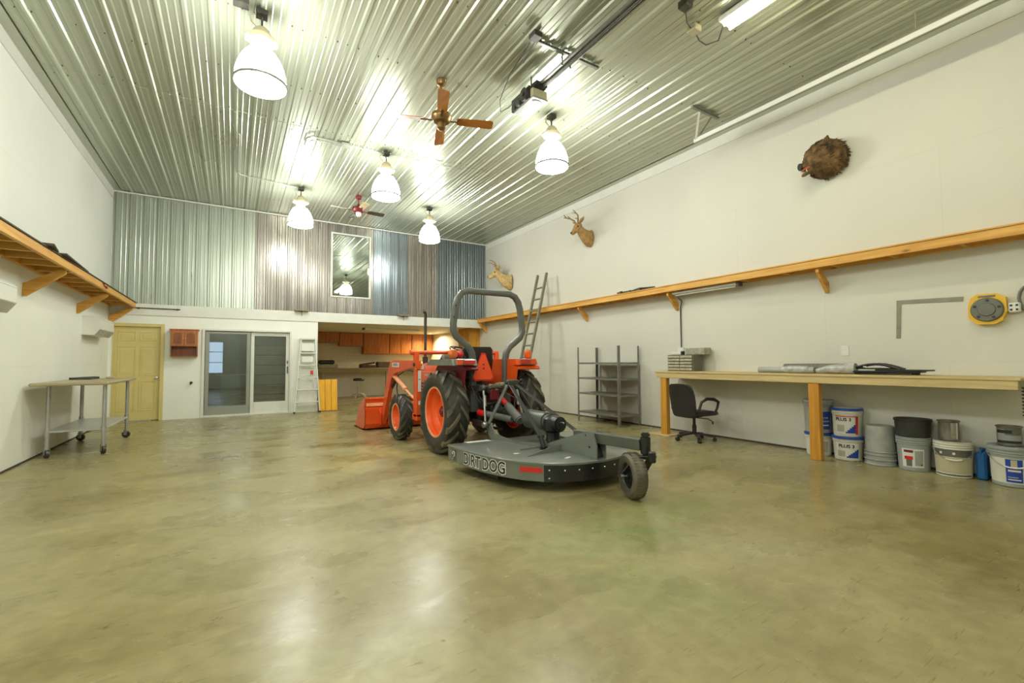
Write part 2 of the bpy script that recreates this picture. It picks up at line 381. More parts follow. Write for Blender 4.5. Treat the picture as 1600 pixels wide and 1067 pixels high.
    def mesh(s, name, off=V((0, 0, 0)), sharp=32):
        me = bpy.data.meshes.new(name)
        me.from_pydata([p - off for p in s.v], [], s.f)
        for i, p in enumerate(me.polygons): p.material_index = s.m[i]
        bm = bmesh.new(); bm.from_mesh(me)
        bmesh.ops.recalc_face_normals(bm, faces=bm.faces); bm.to_mesh(me); bm.free()
        for p in me.polygons: p.use_smooth = True
        me.set_sharp_from_angle(angle=math.radians(sharp))
        return me

def subd(o, lv=1):
    md = o.modifiers.new('smooth', 'SUBSURF'); md.levels = lv; md.render_levels = lv
    return o
def wloc(o):
    p = V((0, 0, 0))
    while o is not None: p = p + o.location; o = o.parent
    return p
def obj(name, mb, mats, parent=None, loc=None, sharp=32, label=None):
    """link one mesh object; builder coordinates are world coordinates"""
    base = wloc(parent) if parent else V((0, 0, 0))
    org = V(loc) if loc else base
    o = bpy.data.objects.new(name, mb.mesh(name, org, sharp)); COL.objects.link(o)
    for k in (mats if isinstance(mats, (list, tuple)) else [mats]): o.data.materials.append(K[k] if isinstance(k, str) else k)
    o.parent = parent; o.location = org - base
    if label: o['label'] = label
    return o
def tag(o, label, cat, group=None, kind=None):
    o['label'] = label; o['category'] = cat
    if group: o['group'] = group
    if kind: o['kind'] = kind
    return o
def thing(name, loc, label, cat, group=None):
    o = bpy.data.objects.new(name, None); COL.objects.link(o); o.location = loc; o.empty_display_size = 0.1
    return tag(o, label, cat, group)
def solo(name, mb, mats, loc, label, cat, group=None, sharp=32):
    return tag(obj(name, mb, mats, None, loc, sharp), label, cat, group)
def struct(name, mb, mats, parent=None, sharp=32):
    o = obj(name, mb, mats, parent, None, sharp)
    if parent is None: o['kind'] = 'structure'
    return o
def dup(root, loc, label=None, group=None):
    """a thing copied with its parts and sub-parts"""
    r = root.copy(); COL.objects.link(r); r.location = loc
    if label: r['label'] = label
    if group: r['group'] = group
    for ch in list(root.children):
        c = ch.copy(); COL.objects.link(c); c.parent = r
        for g in ch.children:
            d = g.copy(); COL.objects.link(d); d.parent = c
    return r
FONT = None
def text_mb(body, height, depth=0.001, off=0.0, bold=0.0, mb=None, place=None, m=0, align='CENTER'):
    """lettering as a mesh; place(x, y, z) puts flat text in the world"""
    cu = bpy.data.curves.new('lettering', 'FONT'); cu.body = body; cu.size = height * 1.38; cu.extrude = depth; cu.offset = off + bold
    cu.align_x = align; cu.align_y = 'CENTER'; cu.resolution_u = 3
    o = bpy.data.objects.new('lettering', cu); COL.objects.link(o)
    dg = bpy.context.evaluated_depsgraph_get(); me = bpy.data.meshes.new_from_object(o.evaluated_get(dg))
    mb = mb or MB()
    mb.add([V(place(p.co.x, p.co.y, p.co.z)) for p in me.vertices], [list(p.vertices) for p in me.polygons], m)
    bpy.data.objects.remove(o); bpy.data.curves.remove(cu); bpy.data.meshes.remove(me)
    return mb
XL, XR, YB, YF, H, YA = -2.235, 6.80, 12.60, -1.30, 4.98, 17.35
# ------------------------------------------------------------------ camera
def cam():
    cd = bpy.data.cameras.new('camera'); o = bpy.data.objects.new('camera', cd); COL.objects.link(o)
    f = 707.46; yaw, p, r = (math.radians(a) for a in (31.6892, 2.5215, -0.3089))
    F = V((math.sin(yaw) * math.cos(p), math.cos(yaw) * math.cos(p), math.sin(p))); ri = V((math.cos(yaw), -math.sin(yaw), 0)); u = ri.cross(F)
    R = ri * math.cos(r) + u * math.sin(r); U = -ri * math.sin(r) + u * math.cos(r)
    mw = M((R, U, -F)).transposed().to_4x4(); mw.translation = V((0, 0, 1.25)); o.matrix_world = mw
    cd.sensor_width = 36; cd.lens = f * 36 / 1600; cd.clip_start = 0.05; cd.clip_end = 100; S.camera = o
cam()
# ------------------------------------------------------------------ room shell
struct('floor', MB().span((XL - .2, YF - .2, -.15), (XR + .2, YA + .2, 0), 0), 'floor')
struct('wall_left', MB().span((XL - .15, YF, 0), (XL, YB + .12, H + .1), 0), 'wall')
struct('wall_right', MB().span((XR, YF, 0), (XR + .15, YA + .1, H + .1), 0), 'wall_warm')
PITCH = .2375; RIB0 = .447
def rib_profile(x0, x1, hm=.02, hs=.005):
    """(x, height) polyline of ribbed sheet between x0 and x1"""
    pts = []; k = math.floor((x0 - RIB0) / PITCH) - 1
    raw = []
    while RIB0 + k * PITCH < x1 + PITCH:
        c = RIB0 + k * PITCH
        raw += [(c - .030, 0), (c - .014, hm), (c + .014, hm), (c + .030, 0)]
        for q in (1 / 3, 2 / 3):
            d = c + PITCH * q; raw += [(d - .014, 0), (d - .006, hs), (d + .006, hs), (d + .014, 0)]
        k += 1
    for i, (x, h) in enumerate(raw):
        if x0 < x < x1: pts.append((x, h))
    def at(x):
        for (a, b) in zip(raw, raw[1:]):
            if a[0] <= x <= b[0]: return a[1] + (b[1] - a[1]) * (x - a[0]) / max(1e-9, b[0] - a[0])
        return 0
    return [(x0, at(x0))] + pts + [(x1, at(x1))]
def ribbed(mb, x0, x1, fn_in, fn_out, a, b, matfn=None):
    """sheet swept from a to b; fn_in(x, h, t) is the ribbed face, fn_out(x, t) the back"""
    P = rib_profile(x0, x1); n = len(P)
    vs = [fn_in(x, h, a) for x, h in P] + [fn_in(x, h, b) for x, h in P] + [fn_out(x, a) for x, h in P] + [fn_out(x, b) for x, h in P]
    o = len(mb.v); mb.v += [V(p) for p in vs]
    for i in range(n - 1):
        mi = matfn((P[i][0] + P[i + 1][0]) / 2) if matfn else 0
        for f in ([i, i + 1, n + i + 1, n + i], [2 * n + i, 2 * n + i + 1, 3 * n + i + 1, 3 * n + i], [i, i + 1, 2 * n + i + 1, 2 * n + i], [n + i, n + i + 1, 3 * n + i + 1, 3 * n + i]):
            mb.f.append([o + q for q in f]); mb.m.append(mi)
    for i in (0, n - 1): mb.f.append([o + i, o + n + i, o + 3 * n + i, o + 2 * n + i]); mb.m.append(mi)
    return mb
mb = MB()
for a, b, dz in ((YF, 7.72, 0), (7.70, YB, .004)):
    ribbed(mb, XL + .001, XR - .001, lambda x, h, t: (x, t, H - h - dz), lambda x, t: (x, t, H + .08 + dz), a, b)
cl = struct('ceiling', mb, 'ceil', sharp=15)
sc = MB()
rr = random.Random(3)
for y in (1.7, 2.9, 4.15, 5.4, 6.6, 7.62, 7.85, 9.0, 10.3, 11.5):
    for k in range(-11, 27):
        for dx in (.05, .16):
            x = RIB0 + k * PITCH + dx
            if XL + .1 < x < XR - .1 and rr.random() < .5: sc.cyl((x, y + rr.uniform(-.02, .02), H - .012), (x, y, H + .004), .007, n=6)
struct('ceiling_screw_heads', sc, 'iron', cl)

# back wall with its openings
mb = MB(); T = YB + .12
for lo, hi in (((XL, 0), (-2.17, 2.30)), ((-2.17, 2.09), (-1.31, 2.30)), ((-1.31, 0), (-.60, 2.30)), ((-.60, 2.05), (1.26, 2.30)), ((1.26, 0), (1.87, 2.30))):
    mb.span((lo[0], YB, lo[1]), (hi[0], T, hi[1]), 0)
for lo, hi in (((XL, 2.30), (2.17, H)), ((3.20, 2.30), (XR, H)), ((2.17, 2.30), (3.20, 2.98)), ((2.17, 4.70), (3.20, H))):
    mb.span((lo[0], YB + .02, lo[1]), (hi[0], T, hi[1]), 0)
struct('wall_back', mb, 'wall')
PAN = ['galv', 'brownsteel', 'bluesteel', 'darksteel']
def pan(x):
    if x < .447: return 0
    if x < 3.28: return 1
    if x < 4.247: return 2
    if x < 5.15: return 1
    return 3
mb = MB()
for x0, x1, z0, z1 in ((XL + .002, 2.17, 2.55, H - .002), (2.17, 3.20, 2.55, 2.98), (2.17, 3.20, 4.70, H - .002), (3.20, XR - .002, 2.55, H - .002)):
    ribbed(mb, x0, x1, lambda x, h, t: (x, YB - h, t), lambda x, t: (x, YB + .02, t), z0, z1, pan)
struct('wall_back_steel_cladding', mb, PAN, sharp=15)
struct('trim_1', MB().span((XL, YB - .025, 2.30), (XR, YB + .02, 2.55), .003), 'trim')
struct('trim_2', MB().span((XL, YB - .045, H - .05), (XR, YB - .001, H - .02), .003), 'trim')
struct('trim_3', MB().span((XL, YF, H - .20), (XL + .018, YB - .05, H - .022), .003), 'trim')
struct('trim_4', MB().span((XR - .018, YF, H - .20), (XR, YB - .05, H - .022), .003), 'trim')
struct('trim_5', MB().span((XL + .018, YF, H - .026), (XL + .13, YB - .05, H - .018), .002), 'ceil')
struct('trim_6', MB().span((XR - .13, YF, H - .026), (XR - .018, YB - .05, H - .018), .002), 'ceil')
struct('baseboard_left', MB().span((XL, YF, 0), (XL + .012, YB, .022), .002), 'darkwood')
struct('baseboard_right', MB().span((XR - .012, YF, 0), (XR, YB, .022), .002), 'darkwood')
# the wall behind the camera, with its sectional door and a daylight window
mb = MB()
for lo, hi in (((XL, 0), (-1.02, H)), ((-1.02, 0), (-.36, .72)), ((-1.02, 2.32), (-.36, H)), ((-.36, 0), (.3, H)), ((.3, 4.45), (6.2, H)), ((6.2, 0), (XR, H))):
    mb.span((lo[0], YF - .15, lo[1]), (hi[0], YF, hi[1]), 0)
struct('wall_front', mb, 'wall')
d = struct('door_3', MB().span((.3, YF - .12, 0), (6.2, YF - .06, 4.45), .004), 'trim')
mb = MB()
for k in range(8):
    mb.span((.32, YF - .06, .02 + k * .555), (6.18, YF - .045, .545 + k * .555), .006)
struct('door_section', mb, 'whiteplastic', d)
w = struct('window_2', MB().span((-1.02, YF - .14, .72), (-.36, YF - .12, 2.32), 0), 'skyglow')
mb = MB()
for x0, x1, z0, z1 in ((-1.02, -.97, .72, 2.32), (-.41, -.36, .72, 2.32), (-.97, -.41, .72, .77), (-.97, -.41, 2.27, 2.32), (-.97, -.41, 1.26, 1.29), (-.97, -.41, 1.78, 1.81)):
    mb.span((x0, YF - .11, z0), (x1, YF - .02, z1), .003)
struct('window_frame', mb, 'trim', w)

# loft window
w = struct('window_1', MB().span((2.205, YB + .015, 3.015), (3.165, YB + .02, 4.665), 0), 'panehi')
mb = MB()
for x0, x1, z0, z1 in ((2.165, 2.21, 2.975, 4.705), (3.16, 3.205, 2.975, 4.705), (2.21, 3.16, 2.975, 3.015), (2.21, 3.16, 4.665, 4.705)):
    mb.span((x0, YB - .03, z0), (x1, YB + .06, z1), .004)
struct('window_frame', mb, 'trim', w)
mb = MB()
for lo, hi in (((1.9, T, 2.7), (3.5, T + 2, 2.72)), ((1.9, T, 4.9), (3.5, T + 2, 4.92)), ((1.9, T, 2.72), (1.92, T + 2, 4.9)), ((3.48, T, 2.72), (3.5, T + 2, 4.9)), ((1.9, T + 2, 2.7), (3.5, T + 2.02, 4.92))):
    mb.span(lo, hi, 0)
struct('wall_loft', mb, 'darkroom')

# olive door
d = struct('door_1', MB().span((-2.165, YB + .05, .012), (-1.36, YB + .09, 2.05), .003), 'olive')
mb = MB()
mb.span((-2.17, YB - .012, 0), (-2.155, YB + .12, 2.12), .002); mb.span((-1.36, YB - .012, 0), (-1.29, YB + .12, 2.12), .004); mb.span((-2.155, YB - .0115, 2.05), (-1.36, YB + .119, 2.12), .004)
struct('door_frame', mb, 'olive', d)
mb = MB()
for x0, x1 in ((-2.09, -1.79), (-1.72, -1.44)):
    for z0, z1 in ((.22, .86), (.98, 1.62), (1.74, 1.94)):
        for a, b in ((x0, x0 + .014), (x1 - .014, x1)): mb.span((a, YB + .042, z0), (b, YB + .052, z1), .004)
        for a, b in ((z0, z0 + .014), (z1 - .014, z1)): mb.span((x0, YB + .042, a), (x1, YB + .052, b), .004)
        mb.span((x0 + .045, YB + .044, z0 + .045), (x1 - .045, YB + .052, z1 - .045), .006)
struct('door_panel', mb, 'olive', d)
mb = MB().lathe([(.03, 0), (.03, .008), (.012, .012), (.012, .035), (.026, .045), (.028, .06), (.016, .07)], (-1.425, YB + .05, .93), (0, -1, 0), 16)
struct('door_knob', mb, 'steel', d)

# sliding glass door
d = struct('door_2', MB().span((-.60, YB - .03, 0), (-.545, YB + .12, 2.05), .004).span((1.215, YB - .03, 0), (1.26, YB + .12, 2.05), .004).span((-.545, YB - .03, 2.0), (1.215, YB + .12, 2.05), .004).span((-.545, YB - .04, 0), (.38, YB + .12, .05), .004).span((.38, YB - .01, 0), (1.215, YB + .12, .03), .004), 'trim')
def leaf(x0, x1, z0, z1, y, st, bot, top, m):
    mb = MB()
    mb.span((x0, y, z0), (x0 + st, y + .035, z1), .003).span((x1 - st, y, z0), (x1, y + .035, z1), .003)
    mb.span((x0 + st, y, z0), (x1 - st, y + .035, z0 + bot), .003).span((x0 + st, y, z1 - top), (x1 - st, y + .035, z1), .003)
    return mb
struct('screen_door_frame', leaf(-.535, .365, .055, 1.985, YB + .0, .075, .19, .05, 0), 'greyframe', d)
struct('door_glass', MB().span((-.46, YB + .018, .245), (.29, YB + .022, 1.935), 0), 'pane', d)
struct('glass_door_frame', leaf(.375, 1.215, .03, 1.995, YB + .05, .075, .27, .09, 0), 'trim', d)
struct('door_glass', MB().span((.45, YB + .068, .30), (1.14, YB + .072, 1.905), 0), 'pane', d)
struct('door_handle', MB().span((1.165, YB + .03, .98), (1.19, YB + .052, 1.16), .006).span((1.165, YB + .035, 1.22), (1.188, YB + .052, 1.30), .004), 'iron', d)
struct('door_handle', MB().span((.315, YB - .02, .98), (.34, YB + .0, 1.12), .006), 'greyframe', d)
# room behind the sliding door
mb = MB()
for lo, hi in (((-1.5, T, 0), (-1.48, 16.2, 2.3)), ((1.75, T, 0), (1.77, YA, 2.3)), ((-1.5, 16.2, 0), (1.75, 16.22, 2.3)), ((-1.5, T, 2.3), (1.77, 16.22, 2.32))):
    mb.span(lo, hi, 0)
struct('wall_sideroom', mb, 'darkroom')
mb = MB()
for k in range(7):
    mb.box((.80, YB + .42, .33 + k * .245), (1.0, .03, .236), .012, rot('X', .10))
solo('board_screen', mb, 'slatgrey', (.8, YB + .42, 0), 'stack of grey horizontal boards standing behind the sliding door glass', 'boards')
t = thing('desk', (-.15, 14.3, 0), 'dark desk with a pale top edge in the room behind the glass', 'desk')
obj('desk_top', MB().span((-.35, 13.9, .93), (.7, 14.6, .96), .004), 'slatgrey', t)
obj('pedestal', MB().span((-.25, 13.95, 0), (.2, 14.55, .93), .004), 'darksteel', t)

# alcove kitchen shell
struct('ceiling_alcove', MB().span((1.77, T, 2.33), (XR, YA, 2.38), 0), 'kitchen_wall')
struct('wall_alcove_back', MB().span((1.77, YA, 0), (XR, YA + .1, 2.4), 0), 'kitchen_wall')
struct('wall_alcove_side', MB().span((1.78, T, 0), (1.87, YA, 2.33), 0), 'kitchen_wall')
def upper_cabinet(x0, x1, z0, nd, label):
    t = thing('wall_cabinet', (x0, YA, z0), label, 'cabinet', 'wall cabinets in the kitchen alcove')
    obj('carcass', MB().span((x0 + .003, 17.02, z0), (x1 - .003, YA - .002, 2.325), .003), 'cherry', t)
    w = (x1 - x0) / nd
    for k in range(nd):
        a, b = x0 + k * w + .012, x0 + (k + 1) * w - .012
        dd = obj('door', MB().span((a, 17.0, z0 + .02), (b, 17.02, 2.30), .004), 'cherry', t)
        mb = MB()
        mb.span((a + .055, 16.992, z0 + .075), (b - .055, 17.003, 2.245), .008)
        obj('raised_panel', mb, 'cherry', dd)
    return t
upper_cabinet(2.35, 3.24, 1.95, 2, 'shallow cherry wall cabinet above the dark box, over the plywood sheets')
upper_cabinet(3.25, 4.08, 1.83, 2, 'mid height cherry wall cabinet stepping down beside the shallow one')
upper_cabinet(4.09, 5.05, 1.55, 2, 'tall cherry wall cabinet next to the stepped short ones')
upper_cabinet(5.06, 5.92, 1.55, 2, 'tall cherry wall cabinet in the middle of the tall three, behind the loader arm')
upper_cabinet(5.93, 6.79, 1.55, 2, 'tall cherry wall cabinet in the alcove corner, lit by the downlight')
t = thing('counter', (4.3, 16.9, 0), 'long beige counter along the back of the kitchen alcove', 'counter')
obj('countertop', MB().span((1.88, 16.55, 1.0), (6.79, YA - .002, 1.045), .004), 'beige', t)
obj('apron', MB().span((1.88, 16.60, .90), (6.79, 16.64, 1.0), .003), 'beige', t)
for x in (2.65, 4.86, 6.6): obj('leg', MB().span((x - .05, 16.6, 0), (x + .05, 16.7, .9), .004), 'putty', t)
t = thing('printer', (2.62, 16.85, 1.045), 'dark office machine on a pale base, at the plywood end of the counter', 'printer')
obj('base', MB().span((2.5, 16.7, 1.045), (3.15, 17.1, 1.19), .02), 'cardboard', t)
obj('hood', MB().span((2.55, 16.72, 1.19), (3.05, 17.08, 1.33), .04), 'black', t)
solo('storage_box', MB().span((4.55, 16.75, 1.046), (5.05, 17.1, 1.25), .01).span((4.57, 16.77, 1.25), (5.03, 17.08, 1.262), .004), 'darkwood', (4.8, 16.9, 1.046), 'taller dark brown box on the kitchen counter beside the loader arm', 'box')
mb = MB().span((3.95, 16.75, 1.046), (4.5, 17.1, 1.15), .01)
mb.box((4.2, 16.9, 1.19), (.5, .3, .07), .01, rot('Y', -.15))
solo('storage_tray', mb, 'darkwood', (4.2, 16.9, 1.046), 'low dark tray with a tilted lid on the kitchen counter', 'tray')
mb = MB().span((3.3, YA - .03, 1.50), (4.3, YA - .002, 1.56), .004)
for x in (3.45, 3.75, 4.05): mb.cyl((x, YA - .02, 1.50), (x, YA - .09, 1.48), .012, n=8)
mb.cyl((3.62, YA - .05, 1.36), (3.62, YA - .05, 1.50), .02, n=8)
solo('peg_rail', mb, 'kitchen_wall', (3.8, YA, 1.5), 'beige peg rail on the alcove wall above the counter', 'rail')
t = thing('bar_stool', (3.78, 16.35, 0), 'low round stool with dark seat and bright five star base by the counter', 'stool')
obj('seat', MB().lathe([(.17, .60), (.19, .62), (.19, .66), (.17, .69), (.02, .70)], (3.78, 16.35, 0), n=24), 'vinyl', t)
obj('post', MB().cyl((3.78, 16.35, .10), (3.78, 16.35, .60), .025, n=12), 'steel', t)
for k in range(5):
    a = k * 2 * PI / 5 + .3; c, s_ = math.cos(a), math.sin(a)
    obj('leg', MB().tube([(3.78 + .02 * c, 16.35 + .02 * s_, .16), (3.78 + .2 * c, 16.35 + .2 * s_, .12), (3.78 + .29 * c, 16.35 + .29 * s_, .02)], .016, 8).ell((3.78 + .29 * c, 16.35 + .29 * s_, .02), (.02, .02, .02)), 'steel', t)
t = thing('strip_light', (4.4, 14.6, 2.33), 'unlit slim white strip light under the alcove ceiling', 'light')
obj('housing', MB().span((3.5, 14.45, 2.27), (5.3, 14.6, 2.33), .01), 'whiteplastic', t)
obj('end_cap', MB().span((3.46, 14.44, 2.265), (3.52, 14.61, 2.33), .01), 'iron', t)
t = thing('downlight', (6.35, 16.2, 2.33), 'small lit downlight in the alcove ceiling above the pale end wall', 'light')
obj('trim_ring', MB().ring([(.05, 0), (.07, 0), (.07, .012), (.05, .012)], (6.35, 16.2, 2.318), (0, 0, 1), 24), 'trim', t)
obj('lens', MB().cyl((6.35, 16.2, 2.322), (6.35, 16.2, 2.329), .048, n=20), 'spotlens', t)
t = thing('side_cabinet', (6.62, 13.3, 1.72), 'golden oak cupboard hung under the header in the alcove corner by the shelf end', 'cabinet')
obj('carcass', MB().span((6.47, 13.0, 1.72), (6.797, 13.9, 2.33), .004), 'pine_z', t)
obj('door', MB().span((6.45, 13.02, 1.74), (6.47, 13.88, 2.30), .004), 'pine_z', t)

# plywood sheets and step ladder by the opening
mb = MB(); R_ = rot('X', -.10)
mb.box((2.125, 12.52, .41), (.45, .022, .80), .003, R_)
for k in range(2): mb.box((2.125 + (-.075 if k == 0 else .075), 12.508, .41), (.012, .004, .80), .001, R_, 1)
solo('plywood_sheet', mb, ['ply', 'plyedge'], (2.125, 12.5, 0), 'golden plywood sheet with two dark grooves leaning beside the step ladder', 'plywood')
t = thing('step_ladder', (1.60, 12.35, 0), 'pale aluminium step ladder folded and leaning against the white wall by the alcove', 'ladder')
LT, LB = V((1.63, 12.53, 1.85)), V((1.60, 12.28, 0.0))
def lp(x, s): # x across, s from foot to top
    c = LB.lerp(LT, s); return c + V((x, 0, 0))
for sg in (-1, 1):
    obj('rail', MB().beam(lp(sg * .29, 0.005), lp(sg * .165, 1), .024, .075, (0, 1, 0)), 'whitealu', t)
    obj('foot', MB().box(lp(sg * .29, .012), (.04, .09, .045), .006), 'black', t)
for k in range(5):
    s = .145 + k * .165; w = .29 - .125 * s
    obj('tread', MB().box(lp(0, s), (2 * w, .085, .03), .004), 'whitealu', t)
obj('top_cap', MB().box(lp(0, 1.0), (.37, .12, .05), .008), 'whitealu', t)
mb = MB()
for sg in (-1, 1): mb.beam(lp(sg * .24, .01) + V((0, .06, 0)), lp(sg * .14, .98) + V((0, .02, 0)), .018, .03, (0, 1, 0))
for k in range(4): mb.box(lp(0, .1 + k * .2) + V((0, .05, 0)), (.44 - k * .045, .012, .02), .002)
obj('rear_frame', mb, 'whitealu', t)
obj('warning_label', MB().box(lp(.09, .54) + V((0, -.044, 0)), (.07, .004, .11), .001, rot('X', -.13)), 'inkred', t)
obj('warning_label', MB().box(lp(.09, .43) + V((0, -.044, 0)), (.06, .004, .06), .001, rot('X', -.13)), 'slatgrey', t)
obj('back_panel', MB().box(lp(-.005, .885) + V((0, -.01, 0)), (.30, .006, .20), .002, rot('X', -.13)).box(lp(-.005, .72) + V((0, .0, 0)), (.26, .006, .14), .002, rot('X', -.13)), 'trim', t)

# cherry cabinet on the back wall
t = thing('wall_cupboard', (-.93, YB, 1.42), 'small cherry cupboard with two arched doors and an open shelf, hung beside the olive door', 'cabinet')
obj('carcass', MB().span((-1.165, YB - .19, 1.62), (-.675, YB - .001, 2.0), .003).span((-1.19, YB - .205, 1.985), (-.65, YB - .001, 2.01), .005), 'cherry', t)
obj('open_shelf', MB().span((-1.165, YB - .18, 1.41), (-1.145, YB - .001, 1.62), .002).span((-.695, YB - .18, 1.41), (-.675, YB - .001, 1.62), .002).span((-1.165, YB - .18, 1.40), (-.675, YB - .001, 1.42), .003).span((-1.145, YB - .02, 1.42), (-.695, YB - .001, 1.62), 0), 'cherry_dark', t)
for x0, x1, kx in ((-1.16, -.922, -.94), (-.918, -.68, -.90)):
    dd = obj('door', MB().span((x0, YB - .21, 1.63), (x1, YB - .19, 1.98), .004), 'cherry', t)
    pts = [(x0 + .045, 1.68), (x1 - .045, 1.68)] + [((x0 + x1) / 2 + (x1 - x0 - .09) / 2 * math.cos(a), 1.88 + .05 * math.sin(a)) for a in [PI * q / 8 for q in range(9)]]
    obj('raised_panel', MB().prism([(x, YB - .211, z) for x, z in pts], (0, -.006, 0)), 'cherry_dark', dd)
    obj('knob', MB().ell((kx, YB - .222, 1.80), (.010, .012, .010), n=10, k=6), 'bone', dd)
solo('hose_tap', MB().cyl((-.783, YB, .80), (-.783, YB - .06, .80), .014, n=10).cyl((-.783, YB - .05, .80), (-.80, YB - .06, .77), .012, n=8).ell((-.783, YB - .07, .81), (.03, .012, .03)), 'iron', (-.783, YB, .8), 'small dark tap on the white wall below the cherry cupboard', 'tap')
solo('steel_rod', MB().cyl((-1.80, YB - .04, 2.455), (-1.02, YB - .04, 2.455), .011, n=8).span((-1.76, YB - .05, 2.43), (-1.74, YB - .025, 2.47), .002).span((-1.08, YB - .05, 2.43), (-1.06, YB - .025, 2.47), .002), 'iron', (-1.4, YB, 2.455), 'dark steel rod held along the white header above the olive door', 'rod')
for x, l in ((1.475, 'small wooden hat peg board on the header above the step ladder'), (4.11, 'small wooden hat peg board on the header nearer the exhaust stack')):
    t = thing('header_perch', (x, YB - .025, 2.5), l, 'perch', 'small perches on the header')
    obj('plate', MB().span((x - .16, YB - .16, 2.555), (x + .16, YB - .025, 2.58), .003), 'beige', t)
    obj('hook', MB().cyl((x, YB - .10, 2.42), (x, YB - .10, 2.556), .006, n=6).span((x - .012, YB - .11, 2.53), (x + .012, YB - .03, 2.556), .002), 'iron', t)

# timber wall shelves ------------------------------------------------
def wall_shelf(side, xw, xf, y0, y1, zt, braces, step, label, first):
    s = 1 if xf > xw else -1
    t = thing('wall_shelf', (xw, (y0 + y1) / 2, zt), label, 'shelf')
    obj('fascia', MB().span((xf - s * .04, y0, zt - .118), (xf, y1, zt - .018), .004), 'pine_y', t)
    obj('board', MB().span((xw + s * .002, y0, zt - .018), (xf + s * .012, y1, zt), .002), 'darkwood' if side == 'l' else 'pine_y', t)
    obj('ledger', MB().span((xw + s * .002, y0, zt - .118), (xw + s * .04, y1, zt - .018), .003), 'pine_y', t)
    y = first
    while y < y1 - .1:
        obj('joist', MB().span((xw + s * .04, y - .019, zt - .112), (xf - s * .04, y + .019, zt - .019), .003), 'pine_x', t); y += step
    for by in braces:
        d = .36 if side == 'l' else .31
        xo = xf - s * .045
        poly = [(xo, by, zt - .119), (xo - s * .06, by, zt - .119), (xw + s * .002, by, zt - .119 - d * .55), (xw + s * .002, by, zt - .119 - d), (xw + s * .03, by, zt - .119 - d), (xo, by, zt - .17)]
        obj('brace', MB().prism([(p[0], p[1] - .02, p[2]) for p in poly], (0, .04, 0)), 'pine_x', t)
    return t
wall_shelf('l', XL, -1.80, YF + .1, YB - .03, 2.572, (3.4, 5.7, 7.95, 10.25, 12.52), .46, 'long timber shelf with open joists and braces above the air conditioners', -1.0)
wall_shelf('r', XR, 6.48, YF + .1, YB - .03, 2.572, (.6, 2.92, 5.33, 7.76, 10.2, 12.5), .61, 'long timber wall shelf under the mounted heads, above the workbench', -.9)
# things lying on the shelves
for p, sz, a, l in (((-1.86, 7.2, 2.59), (.20, .42, .03), .15, 'dark plank end overhanging the timber shelf, nearest the far air conditioner brace'), ((-1.88, 8.15, 2.585), (.22, 1.3, .022), .05, 'long thin dark plank lying on the timber shelf edge')):
    solo('dark_plank', MB().box((p[0], p[1], p[2]), sz, .004, rot('Z', a)), 'darkwood', p, l, 'plank')
solo('cable_hook', MB().tube([(-1.797, 9.62, 2.555), (-1.78, 9.66, 2.50), (-1.775, 9.75, 2.475), (-1.78, 9.84, 2.49), (-1.797, 9.85, 2.53)], .008, 6), 'redpaint', (-1.8, 9.7, 2.5), 'small reddish wire loop on the face of the timber shelf', 'hook')
mb = MB(); rr = random.Random(5)
for k in range(9): mb.box((6.60 + rr.uniform(-.06, .06), 5.75 + k * .09, 2.60), (.06, .12, .05), .01, rot('Z', rr.uniform(-1, 1)))
mb.tube([(6.6, 5.7, 2.60), (6.55, 6.0, 2.62), (6.62, 6.3, 2.60), (6.58, 6.6, 2.61)], .02, 6)
solo('chain_pile', mb, 'iron', (6.6, 6.1, 2.573), 'dark heap of chain on the timber wall shelf above the shelving rack', 'chain')

# mini split air conditioners
def aircon(y0, y1, z0, label):
    t = thing('air_conditioner', (XL, (y0 + y1) / 2, z0), label, 'air conditioner', 'white wall air conditioners')
    pr = [(0, .33), (.19, .33), (.235, .29), (.24, .11), (.17, .0), (0, 0)]
    obj('body', MB().prism([(XL + x, y0, z0 + z) for x, z in pr], (0, y1 - y0, 0)), 'whiteplastic', t, sharp=25)
    obj('louver', MB().prism([(XL + .175, y0 + .06, z0 - .004), (XL + .241, y0 + .06, z0 + .100), (XL + .246, y0 + .06, z0 + .096), (XL + .18, y0 + .06, z0 - .008)], (0, y1 - y0 - .12, 0)), 'slatgrey', t)
    obj('front_seam', MB().span((XL + .225, y0 + .02, z0 + .270), (XL + .2375, y1 - .02, z0 + .274), 0), 'slatgrey', t)
aircon(10.58, 11.70, 1.755, 'white wall air conditioner beside the olive door, under the far shelf brace')
aircon(5.95, 6.97, 1.80, 'white wall air conditioner cut by the photo edge, under the nearer shelf brace')
solo('wall_switch', MB().span((XL, 11.9, 1.30), (XL + .012, 12.0, 1.42), .004).tube([(XL + .012, 11.93, 1.55), (XL + .012, 11.93, 1.38)], .004, 6).tube([(XL + .012, 11.97, 1.55), (XL + .012, 11.97, 1.38)], .004, 6), 'whiteplastic', (XL, 11.95, 1.36), 'white switch plate with two thin cords on the wall between table and air conditioner', 'switch')

